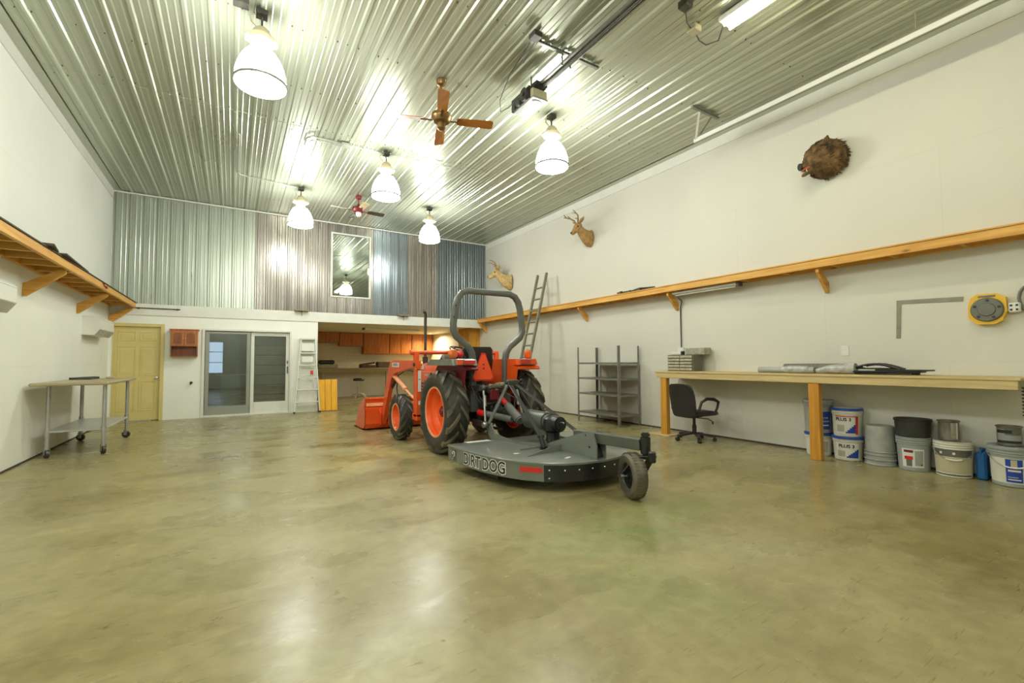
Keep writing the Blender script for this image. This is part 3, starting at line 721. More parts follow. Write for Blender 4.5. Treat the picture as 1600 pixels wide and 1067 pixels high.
# steel work table on castors
t = thing('work_table', (-1.78, 9.2, 0), 'galvanised steel work table on castors against the white wall by the olive door', 'table')
obj('tabletop', MB().span((-2.18, 8.05, .965), (-1.42, 10.18, 1.005), .012), 'worktop', t)
obj('undershelf', MB().span((-2.10, 8.40, .325), (-1.49, 10.03, .355), .008), 'zinc', t)
for x in (-2.08, -1.51):
    for y in (8.42, 10.02):
        lg = obj('leg', MB().cyl((x, y, .10), (x, y, .965), .024, n=14).cyl((x, y, .29), (x, y, .39), .032, n=14), 'galvleg', t)
        a = .5 if y < 9 else 1.2
        c, s_ = math.cos(a), math.sin(a)
        obj('castor', MB().cyl((x - .018 * c, y - .018 * s_, .055), (x + .018 * c, y + .018 * s_, .055), .055, n=20), 'rubber' if y > 9 else 'iron', lg)
        obj('castor_fork', MB().box((x - .026 * c, y - .026 * s_, .085), (.005, .05, .09), .002, rot('Z', a)).box((x + .026 * c, y + .026 * s_, .085), (.005, .05, .09), .002, rot('Z', a)).cyl((x, y, .115), (x, y, .135), .03, n=12), 'galvleg', lg)
mb = MB().span((-2.12, 9.45, 1.005), (-1.86, 9.95, 1.02), .004).tube([(-2.1, 9.4, 1.03), (-1.9, 9.75, 1.035), (-1.85, 9.85, 1.03)], .012, 6)
solo('tool_roll', mb, 'iron', (-2.0, 9.7, 1.005), 'flat dark tool lying on the steel work table', 'tool')
solo('paint_tray', MB().span((-1.76, 9.80, 1.005), (-1.66, 9.95, 1.04), .01), 'lampbody', (-1.73, 9.85, 1.005), 'small cream box beside the dark tool on the steel work table', 'box')

# workbench ----------------------------------------------------------
t = thing('workbench', (6.5, 2.0, 0), 'long timber workbench on square posts along the cream wall', 'workbench')
obj('benchtop', MB().span((6.19, 1.10, 1.045), (XR - .002, 5.36, 1.072), .003), 'bench_y', t)
obj('fascia', MB().span((6.20, 1.12, .957), (6.24, 5.34, 1.045), .004), 'bench_y', t)
obj('end_board', MB().span((6.24, 5.30, .957), (XR - .002, 5.34, 1.045), .004), 'bench_y', t)
for y in (5.20, 2.87):
    obj('post', MB().span((6.21, y - .062, .02 if y > 4 else 0), (6.30, y + .062, .957), .005), 'pine_z', t)
obj('foot_plate', MB().span((6.10, 5.02, 0), (6.46, 5.42, .02), .003), 'bench_y', t)

# drawer organiser and boxes on the bench
t = thing('parts_cabinet', (6.57, 4.98, 1.072), 'grey small parts cabinet of ten clear drawers on the end of the workbench', 'organiser')
obj('case', MB().span((6.46, 4.78, 1.073), (6.68, 5.30, 1.345), .004), 'cabgrey', t)
for r_ in range(5):
    for c_ in range(2):
        y0 = 4.80 + c_ * .245; z0 = 1.082 + r_ * .052
        obj('drawer', MB().span((6.44, y0 + .006, z0 + .003), (6.47, y0 + .236, z0 + .041), .004).span((6.432, y0 + .10, z0 + .012), (6.442, y0 + .14, z0 + .02), .002), 'drawerclear', t)
solo('worn_carton', MB().span((6.58, 4.66, 1.346), (6.76, 5.02, 1.46), .006), 'cardboard', (6.66, 4.84, 1.346), 'worn grey carton lying on the small parts cabinet', 'box')
solo('small_radio', MB().span((6.5, 5.06, 1.346), (6.62, 5.26, 1.40), .008).span((6.5, 5.02, 1.346), (6.56, 5.06, 1.41), .006, 1), ['trim', 'black'], (6.56, 5.15, 1.346), 'small pale box with a black end on the small parts cabinet, under the conduit', 'box')
t = thing('outlet_conduit', (XR, 5.26, 1.42), 'thin dark conduit dropping from the shelf to a box over the parts cabinet', 'conduit')
obj('pipe', MB().tube([(XR - .02, 5.26, 1.48), (XR - .02, 5.26, 2.18), (XR - .06, 5.2, 2.30), (XR - .09, 5.25, 2.36)], .010, 8), 'iron', t)
obj('outlet_box', MB().span((XR - .05, 5.2, 1.40), (XR - .001, 5.32, 1.48), .005), 'trim', t)
t = thing('shelf_light', (6.62, 4.6, 2.44), 'unlit slim white tube light under the timber wall shelf', 'light')
obj('housing', MB().span((6.57, 4.07, 2.41), (6.67, 5.28, 2.452), .01), 'trim', t)
obj('tube', MB().cyl((6.62, 4.12, 2.395), (6.62, 5.23, 2.395), .014, n=10), 'labelwhite', t)
obj('end_cap', MB().span((6.565, 4.03, 2.385), (6.675, 4.08, 2.454), .006), 'iron', t)
t = thing('outlet', (XR, 2.745, 1.37), 'white wall outlet plate above the rolls on the workbench', 'outlet')
obj('plate', MB().span((XR - .008, 2.70, 1.30), (XR - .001, 2.79, 1.43), .003), 'trim', t)
obj('socket', MB().span((XR - .012, 2.73, 1.375), (XR - .007, 2.76, 1.41), .002).span((XR - .012, 2.73, 1.32), (XR - .007, 2.76, 1.355), .002), 'whiteplastic', t)
# rolls
t = thing('sheet_roll', (6.45, 3.3, 1.072), 'grey plastic sheet roll with a shiny wrapped end, lying nearest the bench edge', 'roll')
obj('roll', MB().tube([(6.44, 3.68, 1.113), (6.445, 3.3, 1.113), (6.44, 2.95, 1.115)], [.040, .041, .042], 16), 'rollgrey', t)
obj('wrap', MB().tube([(6.44, 3.36, 1.117), (6.44, 3.26, 1.123), (6.44, 3.12, 1.122), (6.44, 3.02, 1.12)], [.043, .051, .050, .044], 14), 'wrap', t)
solo('mesh_roll', MB().tube([(6.60, 3.40, 1.135), (6.60, 3.0, 1.138), (6.60, 2.62, 1.14)], .062, 16), 'rolldark', (6.6, 3.0, 1.072), 'dark mesh roll lying behind the grey sheet rolls on the workbench', 'roll')
solo('film_roll', MB().tube([(6.44, 2.93, 1.105), (6.455, 2.80, 1.13), (6.46, 2.62, 1.14), (6.46, 2.50, 1.14)], [.028, .05, .065, .068], 16).cyl((6.46, 2.50, 1.14), (6.46, 2.495, 1.14), .03, n=12), 'wrap', (6.45, 2.7, 1.072), 'shiny grey film roll flared at one end on the workbench', 'roll')
t = thing('floor_mat_stack', (6.5, 2.25, 1.072), 'stack of black rubber mats and a handled tray on the workbench', 'mats')
obj('mat', MB().span((6.40, 1.95, 1.073), (6.66, 2.50, 1.095), .008), 'tubblack', t)
obj('mat', MB().box((6.52, 2.20, 1.107), (.26, .62, .018), .006, rot('Z', .08)), 'black', t)
obj('mat', MB().box((6.50, 2.05, 1.126), (.16, .5, .016), .006, rot('Z', -.12)), 'tubblack', t)
pts = [(6.45, 2.55 - .06 * k, 1.135 + .06 * math.sin(PI * k / 8)) for k in range(9)]
obj('handle', MB().tube(pts, .014, 8).tube([(p[0] + .14, p[1], p[2]) for p in pts], .014, 8).span((6.45, 2.06, 1.135), (6.6, 2.55, 1.15), .004), 'black', t)
for k in range(4): obj('slot_insert', MB().box((6.438, 2.22 + .06 * k, 1.165), (.006, .035, .012), .002), 'trim', t)
# on the wall
t = solo('framing_square', MB().prism([(XR - .001, y, z) for y, z in ((2.185, 1.955), (1.60, 1.955), (1.60, 1.905), (2.14, 1.910), (2.145, 1.50), (2.185, 1.50))], (-.006, 0, 0)), 'alu', (XR, 2.16, 1.93), 'grey steel framing square hung on the cream wall above the workbench', 'square')
t.rotation_euler = (0.04, 0, 0)
t = thing('cord_reel', (XR - .05, 1.40, 1.78), 'yellow cord reel with a dark round face hung on the cream wall', 'reel')
mb = MB(); pr = [(-.13, .11), (-.06, .155), (.08, .16), (.13, .12), (.15, .03), (.15, -.09), (.09, -.16), (-.04, -.165), (-.10, -.13), (-.14, -.03)]
mb.prism([(XR - .004, 1.40 + a, 1.775 + b) for a, b in pr], (-.075, 0, 0))
obj('body', mb, 'yellow', t)
obj('face', MB().lathe([(.125, 0), (.125, .015), (.115, .022), (.07, .022), (.065, .03), (.02, .032)], (XR - .08, 1.405, 1.765), (-1, 0, 0), 28), 'cabgrey', t)
for k in range(5):
    a = k * 2 * PI / 5 + .4; obj('vent_hole', MB().cyl((XR - .1, 1.405 + .095 * math.cos(a), 1.765 + .095 * math.sin(a)), (XR - .106, 1.405 + .095 * math.cos(a), 1.765 + .095 * math.sin(a)), .014, n=10), 'black', t)
obj('grip_slot', MB().span((XR - .083, 1.34, 1.895), (XR - .078, 1.47, 1.915), .002), 'cabgrey', t)
t = thing('cord_outlet', (XR - .03, 1.21, 1.77), 'pale outlet block on a coiled black cord beside the yellow reel', 'outlet')
obj('block', MB().span((XR - .07, 1.17, 1.72), (XR - .012, 1.26, 1.82), .012), 'trim', t)
for dy in (-.02, .02):
    for dz in (-.022, .022): obj('socket', MB().box((XR - .071, 1.215 + dy, 1.77 + dz), (.004, .018, .020), .001), 'black', t)
obj('cord', MB().tube([(XR - .04, 1.27, 1.76), (XR - .04, 1.30, 1.75)], .012, 8).tube([(XR - .03, 1.10 + .085 * math.cos(a), 1.86 + .13 * math.sin(a)) for a in [k * PI / 12 for k in range(24)]], .014, 8, True).tube([(XR - .04, 1.17, 1.76), (XR - .035, 1.12, 1.74)], .014, 8), 'cabgrey', t)
mb = MB(); mb.tube([(6.20 + .022 * math.cos(k * .9), 1.075 + .022 * math.sin(k * .9), .72 + k * .0045) for k in range(62)], .007, 6)
solo('door_spring', mb, 'iron', (6.2, 1.07, .72), 'dark coil spring hanging at the cut end of the workbench', 'spring')

# shelving rack
t = thing('shelving_rack', (6.47, 6.82, 0), 'bare grey steel shelving rack with four shelves standing before the white wall', 'rack')
for x in (6.20, 6.75):
    for y in (6.22, 7.42):
        sx = 1 if x < 6.5 else -1; sy = 1 if y < 7 else -1
        mb = MB().span((x, y, 0), (x + sx * .042, y + sy * .004, 1.54), .001).span((x, y, 0), (x + sx * .004, y + sy * .042, 1.54), .001)
        obj('post', mb, 'rack', t)
for z in (.215, .60, .91, 1.22):
    mb = MB().span((6.205, 6.225, z - .004), (6.745, 7.415, z), .001)
    for x in (6.207, 6.741): mb.span((x, 6.225, z - .034), (x + .003, 7.415, z), 0)
    for y in (6.227, 7.41): mb.span((6.205, y, z - .034), (6.745, y + .003, z), 0)
    obj('shelf', mb, 'rack', t)
# extension ladder
t = thing('ladder', (5.9, 9.17, 0), 'tall dull aluminium ladder leaning on the timber wall shelf behind the tractor', 'ladder')
A, B_ = V((5.72, 0, 0)), V((6.56, 0, 3.43))
for y in (8.98, 9.36): obj('rail', MB().beam((A.x, y, .0), (B_.x, y, B_.z), .062, .045, (0, 1, 0)), 'alu', t)
for k in range(11):
    q = A.lerp(B_, .06 + k * .0835); obj('rung', MB().cyl((q.x, 8.985, q.z), (q.x, 9.355, q.z), .021, n=10), 'alu', t)
q = A.lerp(B_, .22); obj('pulley_bracket', MB().box((q.x - .05, 9.2, q.z), (.04, .2, .05), .006).cyl((q.x - .05, 9.2, q.z), (q.x - .05, 9.2, q.z + .18), .008, n=6), 'iron', t)

# office chair
cx, cy = 6.20, 4.60
t = thing('office_chair', (cx, cy, 0), 'black padded office chair with arms on castors, tucked at the workbench', 'chair')
ca_ = -.08          # facing
def L(f, s_, z): # forward, leftwards, up
    return V((cx + f * math.cos(ca_) - s_ * math.sin(ca_), cy + f * math.sin(ca_) + s_ * math.cos(ca_), z))
RZ = rot('Z', ca_)
o = obj('seat', MB().box(L(.06, 0, .425), (.48, .50, .09), .035, RZ), 'vinyl', t); subd(o)
rings = []
for f, z, w, th in ((-.20, .36, .20, .04), (-.215, .40, .225, .06), (-.23, .55, .245, .065), (-.255, .72, .25, .06), (-.29, .84, .235, .055), (-.315, .895, .19, .04)):
    rings.append([L(f + th * .5 * math.copysign(abs(math.cos(a)) ** .6, math.cos(a)), w * math.copysign(abs(math.sin(a)) ** .5, math.sin(a)), z) for a in [2 * PI * k / 20 for k in range(20)]])
subd(obj('backrest', MB().loft(rings), 'vinyl', t, sharp=60))
for sg in (-1, 1):
    pts = [L(-.19, sg * .255, .48), L(-.16, sg * .285, .62), L(-.05, sg * .29, .665), L(.10, sg * .29, .655), L(.21, sg * .285, .61), L(.20, sg * .27, .52), L(.17, sg * .24, .42)]
    obj('armrest', MB().tube(pts, [.02, .02, .024, .026, .022, .018, .018], 10), 'black', t, sharp=60)
obj('gas_post', MB().cyl((cx, cy, .10), (cx, cy, .24), .032, n=14).cyl((cx, cy, .24), (cx, cy, .39), .022, n=14).box(L(0, 0, .375), (.22, .16, .03), .01, RZ), 'black', t)
obj('tilt_lever', MB().tube([L(.02, 0, .35), L(.1, -.18, .345), L(.12, -.24, .31)], .008, 6).ell(L(.12, -.245, .29), (.014, .014, .025)), 'black', t)
for k in range(5):
    a = k * 2 * PI / 5 + .25; c, s_ = math.cos(a), math.sin(a)
    lg = obj('base_leg', MB().beam((cx + .02 * c, cy + .02 * s_, .115), (cx + .29 * c, cy + .29 * s_, .075), .045, .03), 'black', t)
    obj('castor', MB().cyl((cx + .29 * c - .025 * s_, cy + .29 * s_ + .025 * c, .03), (cx + .29 * c + .025 * s_, cy + .29 * s_ - .025 * c, .03), .03, n=14), 'black', lg)
# ------------------------------------------------------------------ pails under the bench
def pail(name, c, z0, rt, rb, h, m, label, group=None, lid=None, mouth=None, bail=False, ridges=(.80, .86, .93), patch=None, cat='pail', inv=False):
    x, y = c
    t = thing(name, (x, y, z0), label, cat, group)
    th = .004
    if inv: prof = [(rt, 0), (rt + .006, .004), (rt + .006, .014), (rt, .02)] + [q for k in ridges for q in ((rt + (rb - rt) * k, h * k - .008), (rt + (rb - rt) * k + .009, h * k - .004), (rt + (rb - rt) * k + .009, h * k + .004), (rt + (rb - rt) * k, h * k + .008))] + [(rb + .002, h - .02), (rb - .004, h - .004), (rb - .02, h), (.01, h - .006)]
    else:
        prof = [(.01, .004), (rb - .01, 0), (rb, .006)]
        for k in ridges:
            r = rb + (rt - rb) * k; prof += [(r, h * k - .008), (r + .009, h * k - .004), (r + .009, h * k + .004), (r, h * k + .008)]
        prof += [(rt, h - .012), (rt + .006, h - .008), (rt + .006, h)]
        if not lid: prof += [(rt - .006, h), (rt - .008, h - .03), (rb, h - .06 if mouth is None else mouth), (.01, h - .06 if mouth is None else mouth)]
        else: prof += [(.01, h)]
    obj('body', MB().lathe([(r, z0 + q) for r, q in prof], (x, y, 0), n=40, caps=False), m, t)
    if lid:
        obj('lid', MB().lathe([(rt + .002, z0 + h - .028), (rt + .012, z0 + h - .026), (rt + .013, z0 + h - .004), (rt + .008, z0 + h + .002), (rt - .012, z0 + h + .001), (rt - .016, z0 + h - .002), (.01, z0 + h - .002)], (x, y, 0), n=40, caps=False), lid, t)
    f0 = math.atan2(-y, -x)                 # side that looks at the room
    if patch:
        a0, a1, q0, q1, parts, texts = patch
        def pt(u, v, off=.0):               # u 0..1 seen left to right, v 0..1 upwards
            a = f0 + (a0 + (a1 - a0) * u); z = h * (q0 + (q1 - q0) * v); r = rb + (rt - rb) * z / h + .0025 + off
            return (x + r * math.cos(a), y + r * math.sin(a), z0 + z)
        def sheet(u0, u1, v0, v1, off, m_, mb):
            n = 12; vs = [pt(u0 + (u1 - u0) * i / n, v, off) for v in (v0, v1) for i in range(n + 1)]
            vs += [pt(u0 + (u1 - u0) * i / n, v, off - .0022) for v in (v0, v1) for i in range(n + 1)]
            N_ = n + 1; fs = []
            for i in range(n): fs += [[i, i + 1, N_ + i + 1, N_ + i], [2 * N_ + i, 2 * N_ + i + 1, 3 * N_ + i + 1, 3 * N_ + i], [i, i + 1, 2 * N_ + i + 1, 2 * N_ + i], [N_ + i, N_ + i + 1, 3 * N_ + i + 1, 3 * N_ + i]]
            for i in (0, n): fs.append([i, N_ + i, 3 * N_ + i, 2 * N_ + i])
            mb.add(vs, fs, m_)
        mats = []; mb = MB()
        for k, (u0, u1, v0, v1, mm) in enumerate(parts):
            if mm not in mats: mats.append(mm)
            if len(parts[k]) and isinstance(u0, str): continue
            sheet(u0, u1, v0, v1, .0006 * k, mats.index(mm), mb)
        lb = obj('paper_label', mb, mats, t)
        W = (rb + rt) / 2 * abs(a1 - a0); Hh = h * (q1 - q0)
        for (s_, u, v, hh, mm, bold) in texts:
            tm = text_mb(s_, hh, .0004, 0, bold, place=lambda X, Y, Z: pt(u + X / W, v + Y / Hh, .004 + Z))
            obj('printed_words', tm, mm, lb)
    if bail:
        pts = []
        for k in range(15):
            a = f0 - 1.35 + 2.7 * k / 14; r = rt + .013; pts.append((x + r * math.cos(a), y + r * math.sin(a), z0 + h * .80 - h * .30 * math.sin(PI * k / 14)))
        obj('bail_handle', MB().tube(pts, .004, 6), 'steel', t)
        mid = pts[5:10]; obj('grip', MB().tube(mid, .008, 8), 'labelwhite', t)
    return t
G = 'pails stored under the workbench'
BW = 'pailwhite'
# the sides of a patch run against the angle, so a0 > a1 reads left to right
def tri(u0, u1, v0, v1, mm, n=6): return [(u0 + (u1 - u0) * k / n, u1, v0 + (v1 - v0) * k / n, v0 + (v1 - v0) * (k + 1) / n, mm) for k in range(n)]
# (u sees left to right when the angle grows for a viewer at f0)
pail('pail', (6.635, 3.02), 0, .150, .138, .295, BW, 'white pail with blue rim, bottom of the stack half hidden by the bench post', G, lid='pailblue', patch=(-.7, .9, .12, .72, [(0, 1, 0, 1, 'labelwhite'), (.5, .9, .1, .9, 'slatgrey')], []))
pail('pail', (6.635, 3.02), .297, .158, .145, .425, 'pailgrey', 'grey pail with blue label on top of the white one behind the bench post', G, lid='pailgrey2', patch=(-.1, 1.0, .12, .66, [(0, 1, 0, 1, 'inkblue'), (.15, .8, .62, .68, 'wrap'), (.3, .9, .42, .48, 'wrap'), (.25, .85, .2, .26, 'labelwhite')], []))
for z, hh, l in ((0, .292, 'white pail with blue triangle label, lower of the pair with blue lids'), (.294, .348, 'white pail with blue triangle label and red stripe, upper of the pair with blue lids')):
    up = z > 0
    parts = [(0, 1, 0, 1, 'labelwhite')] + tri(.45, .98, .05, .62, 'inkblue') + [(.06, .40, .12, .5, 'slatgrey')]
    if up: parts.append((0, 1, .95, 1.0, 'inkred')); parts.append((.88, 1, .0, .95, 'inkred'))
    pail('pail', (6.625, 2.680), z, .157, .142, hh, BW, l, G, lid='pailblue', bail=False, patch=(-.85, .75, .10, .74, parts, [('PLUS 3', .36 if up else .46, .80, .040, 'ink', .0016)]))
pail('pail', (6.625, 2.345), 0, .152, .138, .465, 'pailgrey2', 'grey pail turned upside down between the white pails and the black tub', G, inv=True, ridges=(.14, .26, .34))
pail('pail', (6.62, 2.03), 0, .152, .136, .375, 'pailgrey', 'grey pail with a white and red label under the black tub', G, bail=False, mouth=.30, patch=(-.75, .62, .12, .66, [(0, 1, 0, 1, 'labelwhite'), (.10, .52, .80, .94, 'redpaint'), (.12, .50, .42, .60, 'red'), (.20, .46, .05, .42, 'cabgrey'), (.58, .95, .10, .92, 'pailgrey'), (.84, .90, .12, .20, 'ink')], []))
pail('rubber_tub', (6.62, 2.03), .377, .164, .150, .20, 'tubblack', 'black round tub sitting on the grey pail with the red label', None, ridges=(.9,), mouth=.02, cat='tub')
pail('pail', (6.615, 1.695), 0, .156, .142, .375, BW, 'wide white pail with a dark band and a wire handle, under a spattered can', G, bail=True, mouth=.33, patch=(-1.2, 1.1, .13, .78, [(0, 1, .70, 1, 'cabgrey'), (0, 1, 0, .68, 'lampbody'), (0, 1, -.10, -.06, 'ink'), (.2, .26, .8, .9, 'labelwhite'), (.5, .56, .8, .9, 'labelwhite')], []))
pail('paint_can', (6.60, 1.72), .376, .086, .084, .215, 'tin', 'spattered grey paint can standing on the wide white pail', None, ridges=(.06, .96), mouth=.02, cat='paint can', patch=(.2, .9, .1, .9, [(0, 1, 0, 1, 'cardboard'), (.75, 1, 0, 1, 'labelwhite')], []))
pail('pail', (6.62, 1.255), 0, .170, .155, .385, 'pailgrey', 'grey and white pail with a blue square label, at the cut end of the bench', G, bail=True, lid='pailgrey', patch=(-1.0, 1.0, .10, .72, [(-.15, 1, 0, 1, 'pailwhite'), (.33, .68, .05, .98, 'inkblue'), (.44, .57, .60, .95, 'lampbody'), (.38, .64, .48, .56, 'labelwhite'), (.37, .64, .14, .18, 'labelwhite'), (.37, .58, .24, .27, 'wrap')], []))
pail('paint_can', (6.62, 1.275), .388, .088, .086, .195, 'tin', 'small grey paint can with a dark label on the blue labelled pail', None, ridges=(.05, .95), mouth=.02, cat='paint can', patch=(-1.1, 1.1, .2, .9, [(0, 1, .1, .9, 'pailgrey'), (.35, 1, .5, 1, 'cabgrey'), (0, .6, .62, .86, 'ink'), (0, 1, -.08, .1, 'engine')], []))
t = thing('plastic_jug', (6.66, 1.455, 0), 'blue plastic jug squeezed between two pails at the cut end of the bench', 'jug')
obj('body', MB().box((6.655, 1.482, .145), (.12, .082, .29), .018), 'jugblue', t)
obj('neck', MB().cyl((6.67, 1.482, .29), (6.67, 1.482, .305), .02, n=14).cyl((6.67, 1.482, .305), (6.67, 1.482, .325), .024, n=14), 'jugblue', t)
obj('handle', MB().tube([(6.65, 1.482, .285), (6.63, 1.482, .315), (6.60, 1.482, .305), (6.598, 1.482, .25)], .009, 8), 'jugblue', t)

# ------------------------------------------------------------------ mounted heads
def deer(c, lean, hdir, s, fur, antl, label, sp=1.0):
    """c: centre of the neck on the wall; lean: sideways reach of the neck; hdir: way the muzzle points; s: size"""
    t = thing('deer_mount', (XR, c[0], c[1]), label, 'mounted head', 'mounted deer heads')
    def P(o, z): return V((XR - o * s, c[0] + lean * (o / .43) ** 1.3 * s, c[1] + z * s))
    path = [(P(.004, -.02), .15 * s, .25 * s), (P(.05, -.02), .17 * s, .255 * s), (P(.16, .02), .14 * s, .205 * s), (P(.28, .11), .11 * s, .15 * s), (P(.37, .20), .095 * s, .115 * s), (P(.43, .27), .085 * s, .10 * s)]
    obj('neck', MB().blob(path, n=18), fur, t, sharp=80)
    d = V(hdir).normalized(); sd = V((0, 0, 1)).cross(d).normalized(); up = d.cross(sd)
    o = P(.41, .275)
    def Q(f, a, u): return o + (d * f + sd * a + up * u) * s
    hp = [(Q(-.10, 0, .0), .05 * s, .05 * s), (Q(-.05, 0, .01), .095 * s, .10 * s), (Q(.03, 0, .01), .105 * s, .112 * s), (Q(.11, 0, -.005), .088 * s, .098 * s), (Q(.19, 0, -.022), .066 * s, .074 * s), (Q(.26, 0, -.032), .058 * s, .062 * s), (Q(.305, 0, -.036), .050 * s, .052 * s), (Q(.325, 0, -.038), .028 * s, .03 * s)]
    obj('head', MB().blob(hp, n=16), fur, t, sharp=80)
    obj('nose', MB().ell(Q(.305, 0, -.012), (.040 * s, .040 * s, .030 * s), n=12, k=8), 'black', t)
    for sg in (-1, 1):
        obj('eye', MB().ell(Q(.07, sg * .092, .035), (.024 * s, .024 * s, .024 * s), n=10, k=6), 'black', t)
        e0, e1, e2 = Q(-.05, sg * .08, .07), Q(-.10, sg * .19, .13), Q(-.13, sg * .30, .17)
        obj('ear', MB().blob([(e0, .03 * s, .02 * s), (e0.lerp(e1, .6), .055 * s, .025 * s), (e1, .062 * s, .025 * s), (e2, .008 * s, .006 * s)], n=10, up=(0, 0, 1)), fur, t, sharp=80)
        A = [Q(-.02, sg * .05, .10), Q(-.06, sg * .10 * sp, .19), Q(-.06, sg * .19 * sp, .29), Q(.0, sg * .25 * sp, .38), Q(.09, sg * .23 * sp, .44)]
        mb = MB().tube(A, [.026 * s, .022 * s, .019 * s, .015 * s, .006 * s], 8)
        for q, dd in ((1, (.07, .0, .09)), (2, (.04, .01, .14)), (3, (.02, -.02, .13))):
            if q <= antl: mb.tube([A[q], A[q] + (d * dd[0] * .6 + up * dd[2] * .6) * s, A[q] + (d * dd[0] + sd * sg * dd[1] + up * dd[2]) * s], [.015 * s, .012 * s, .004 * s], 6)
        obj('antler', mb, 'antler', t)
    return t
deer((7.62, 4.01), .06, (-.75, .10, -.62), .78, 'fur', 3, 'brown deer head with branching antlers, mounted nearer the boar')
deer((11.03, 3.55), .22, (-.80, .42, -.42), .90, 'fur2', 1, 'pale deer head with short antlers, mounted at the far end by the steel cladding', .8)

t = thing('boar_mount', (XR, 2.85, 3.92), 'shaggy brown boar head with open red mouth and tusks, mounted high on the cream wall', 'mounted head')
rr = random.Random(11)
body = [(V((6.795, 2.84, 3.93)), .225, .235), (V((6.72, 2.845, 3.935)), .25, .255), (V((6.64, 2.87, 3.93)), .24, .24), (V((6.57, 2.91, 3.90)), .19, .19), (V((6.52, 2.945, 3.87)), .145, .145), (V((6.49, 2.97, 3.855)), .10, .10), (V((6.475, 2.985, 3.85)), .07, .065)]
obj('head', MB().blob(body, n=26), 'boar', t, sharp=80)
mb = MB()
for k in range(300):
    i = rr.random() ** 1.2 * 4.2; j = int(i); f = i - j
    c = body[j][0].lerp(body[j + 1][0], f); w = body[j][1] + (body[j + 1][1] - body[j][1]) * f; hh = body[j][2] + (body[j + 1][2] - body[j][2]) * f
    d = (body[j + 1][0] - body[j][0]).normalized(); a, b, _ = frame(d); th = rr.uniform(0, 2 * PI)
    p = c + a * w * .97 * math.cos(th) + b * hh * .97 * math.sin(th); nrm = (a * math.cos(th) + b * math.sin(th))
    q = p + nrm * rr.uniform(.012, .04) - d * rr.uniform(.03, .07)
    mb.cyl(p, q, rr.uniform(.010, .018), .001, 5, caps=False)
o = obj('bristles', mb, 'boar', t, sharp=80); o['kind'] = 'stuff'
d = V((-.75, .62, -.22)).normalized()
s0 = V((6.49, 2.975, 3.845))
obj('snout', MB().blob([(s0 - d * .05, .085, .075), (s0 + d * .03, .060, .050), (s0 + d * .085, .050, .042)], n=14), 'boar', t, sharp=80)
obj('nose', MB().blob([(s0 + d * .083, .050, .044), (s0 + d * .098, .054, .050), (s0 + d * .106, .046, .042)], n=14), 'black', t)
j0 = V((6.50, 2.955, 3.765)); dj = V((-.62, .52, -.58)).normalized()
obj('lower_jaw', MB().blob([(j0 - dj * .06, .085, .05), (j0 + dj * .03, .055, .030), (j0 + dj * .09, .040, .024), (j0 + dj * .115, .016, .012)], n=12), 'boar', t, sharp=80)
obj('mouth', MB().blob([(j0 + V((.01, 0, .04)) - d * .03, .070, .045), (j0 + V((-.035, .03, .028)), .055, .030), (j0 + V((-.07, .055, .005)), .036, .012)], n=12), 'mouth', t)
for sg in (-1, 1):
    side = V((.62, .75, 0)) * sg * .036
    b0 = j0 + dj * .055 + side
    obj('tusk', MB().tube([b0, b0 + V((-.012, .01, .03)) + side * .25, b0 + V((-.008, .006, .06)) + side * .3], [.008, .006, .001], 8), 'bone', t)
    c = V((6.545, 2.925, 3.905)); sd = V((.55, .83, 0)) * sg
    obj('eye', MB().ell(V((6.50, 2.965, 3.90)) + sd * .09, (.011, .011, .011), n=8, k=6), 'black', t)
    e0 = V((6.60, 2.89, 3.93)) + sd * .15 + V((0, 0, .13)); e1 = e0 + sd * .05 + V((0, 0, .09))
    obj('ear', MB().blob([(e0, .05, .015), (e0.lerp(e1, .6), .04, .012), (e1, .006, .004)], n=10), 'boar', t, sharp=80)

# ------------------------------------------------------------------ high bay lamps
def highbay(x, y, label):
    t = thing('high_bay_lamp', (x, y, H), label, 'lamp', 'high bay lamps')
    pr = [(.10, 4.520), (.135, 4.505), (.18, 4.44), (.215, 4.36), (.238, 4.27), (.245, 4.185), (.240, 4.150)]
    obj('shade', MB().lathe(pr + [(.20, 4.135), (.10, 4.125), (.01, 4.122)], (x, y, 0), n=40, caps=False), 'shade', t)
    obj('rim_band', MB().ring([(.246, 4.182), (.258, 4.180), (.258, 4.158), (.242, 4.156)], (x, y, 0), (0, 0, 1), 40), 'rack', t)
    obj('ballast_housing', MB().lathe([(.085, 4.515), (.088, 4.60), (.088, 4.62), (.125, 4.625), (.128, 4.67), (.09, 4.68), (.082, 4.74), (.05, 4.775), (.02, 4.79)], (x, y, 0), n=24).box((x, y, 4.648), (.30, .12, .045), .01), 'lampbody', t)
    obj('hook', MB().tube([(x, y, 4.785), (x, y, 4.86)], .011, 8).tube([(x + .0, y + .02 * math.cos(a), 4.88 + .025 * math.sin(a)) for a in [k * PI / 6 for k in range(12)]], .006, 6, True), 'iron', t)
    obj('junction_box', MB().span((x - .055, y - .055, 4.90), (x + .055, y + .055, 4.962), .006), 'iron', t)
    obj('cord', MB().tube([(x - .05, y, 4.92), (x - .11, y, 4.88), (x - .10, y, 4.82), (x - .04, y, 4.77)], .007, 6), 'lampbody', t)
    return t
lamp0 = highbay(.20, 5.32, 'largest glowing high bay lamp, hung alone between the white wall and the nearer fan')
for x, y, l in ((4.03, 5.36, 'glowing high bay lamp beside the garage door opener'), (2.25, 7.85, 'glowing high bay lamp between the two ceiling fans'), (1.175, 10.4, 'glowing high bay lamp over the sliding door side, beyond the steel conduit corner'), (3.98, 10.2, 'glowing high bay lamp in front of the blue cladding, over the roll bar')):
    dup(lamp0, (x, y, H), l)
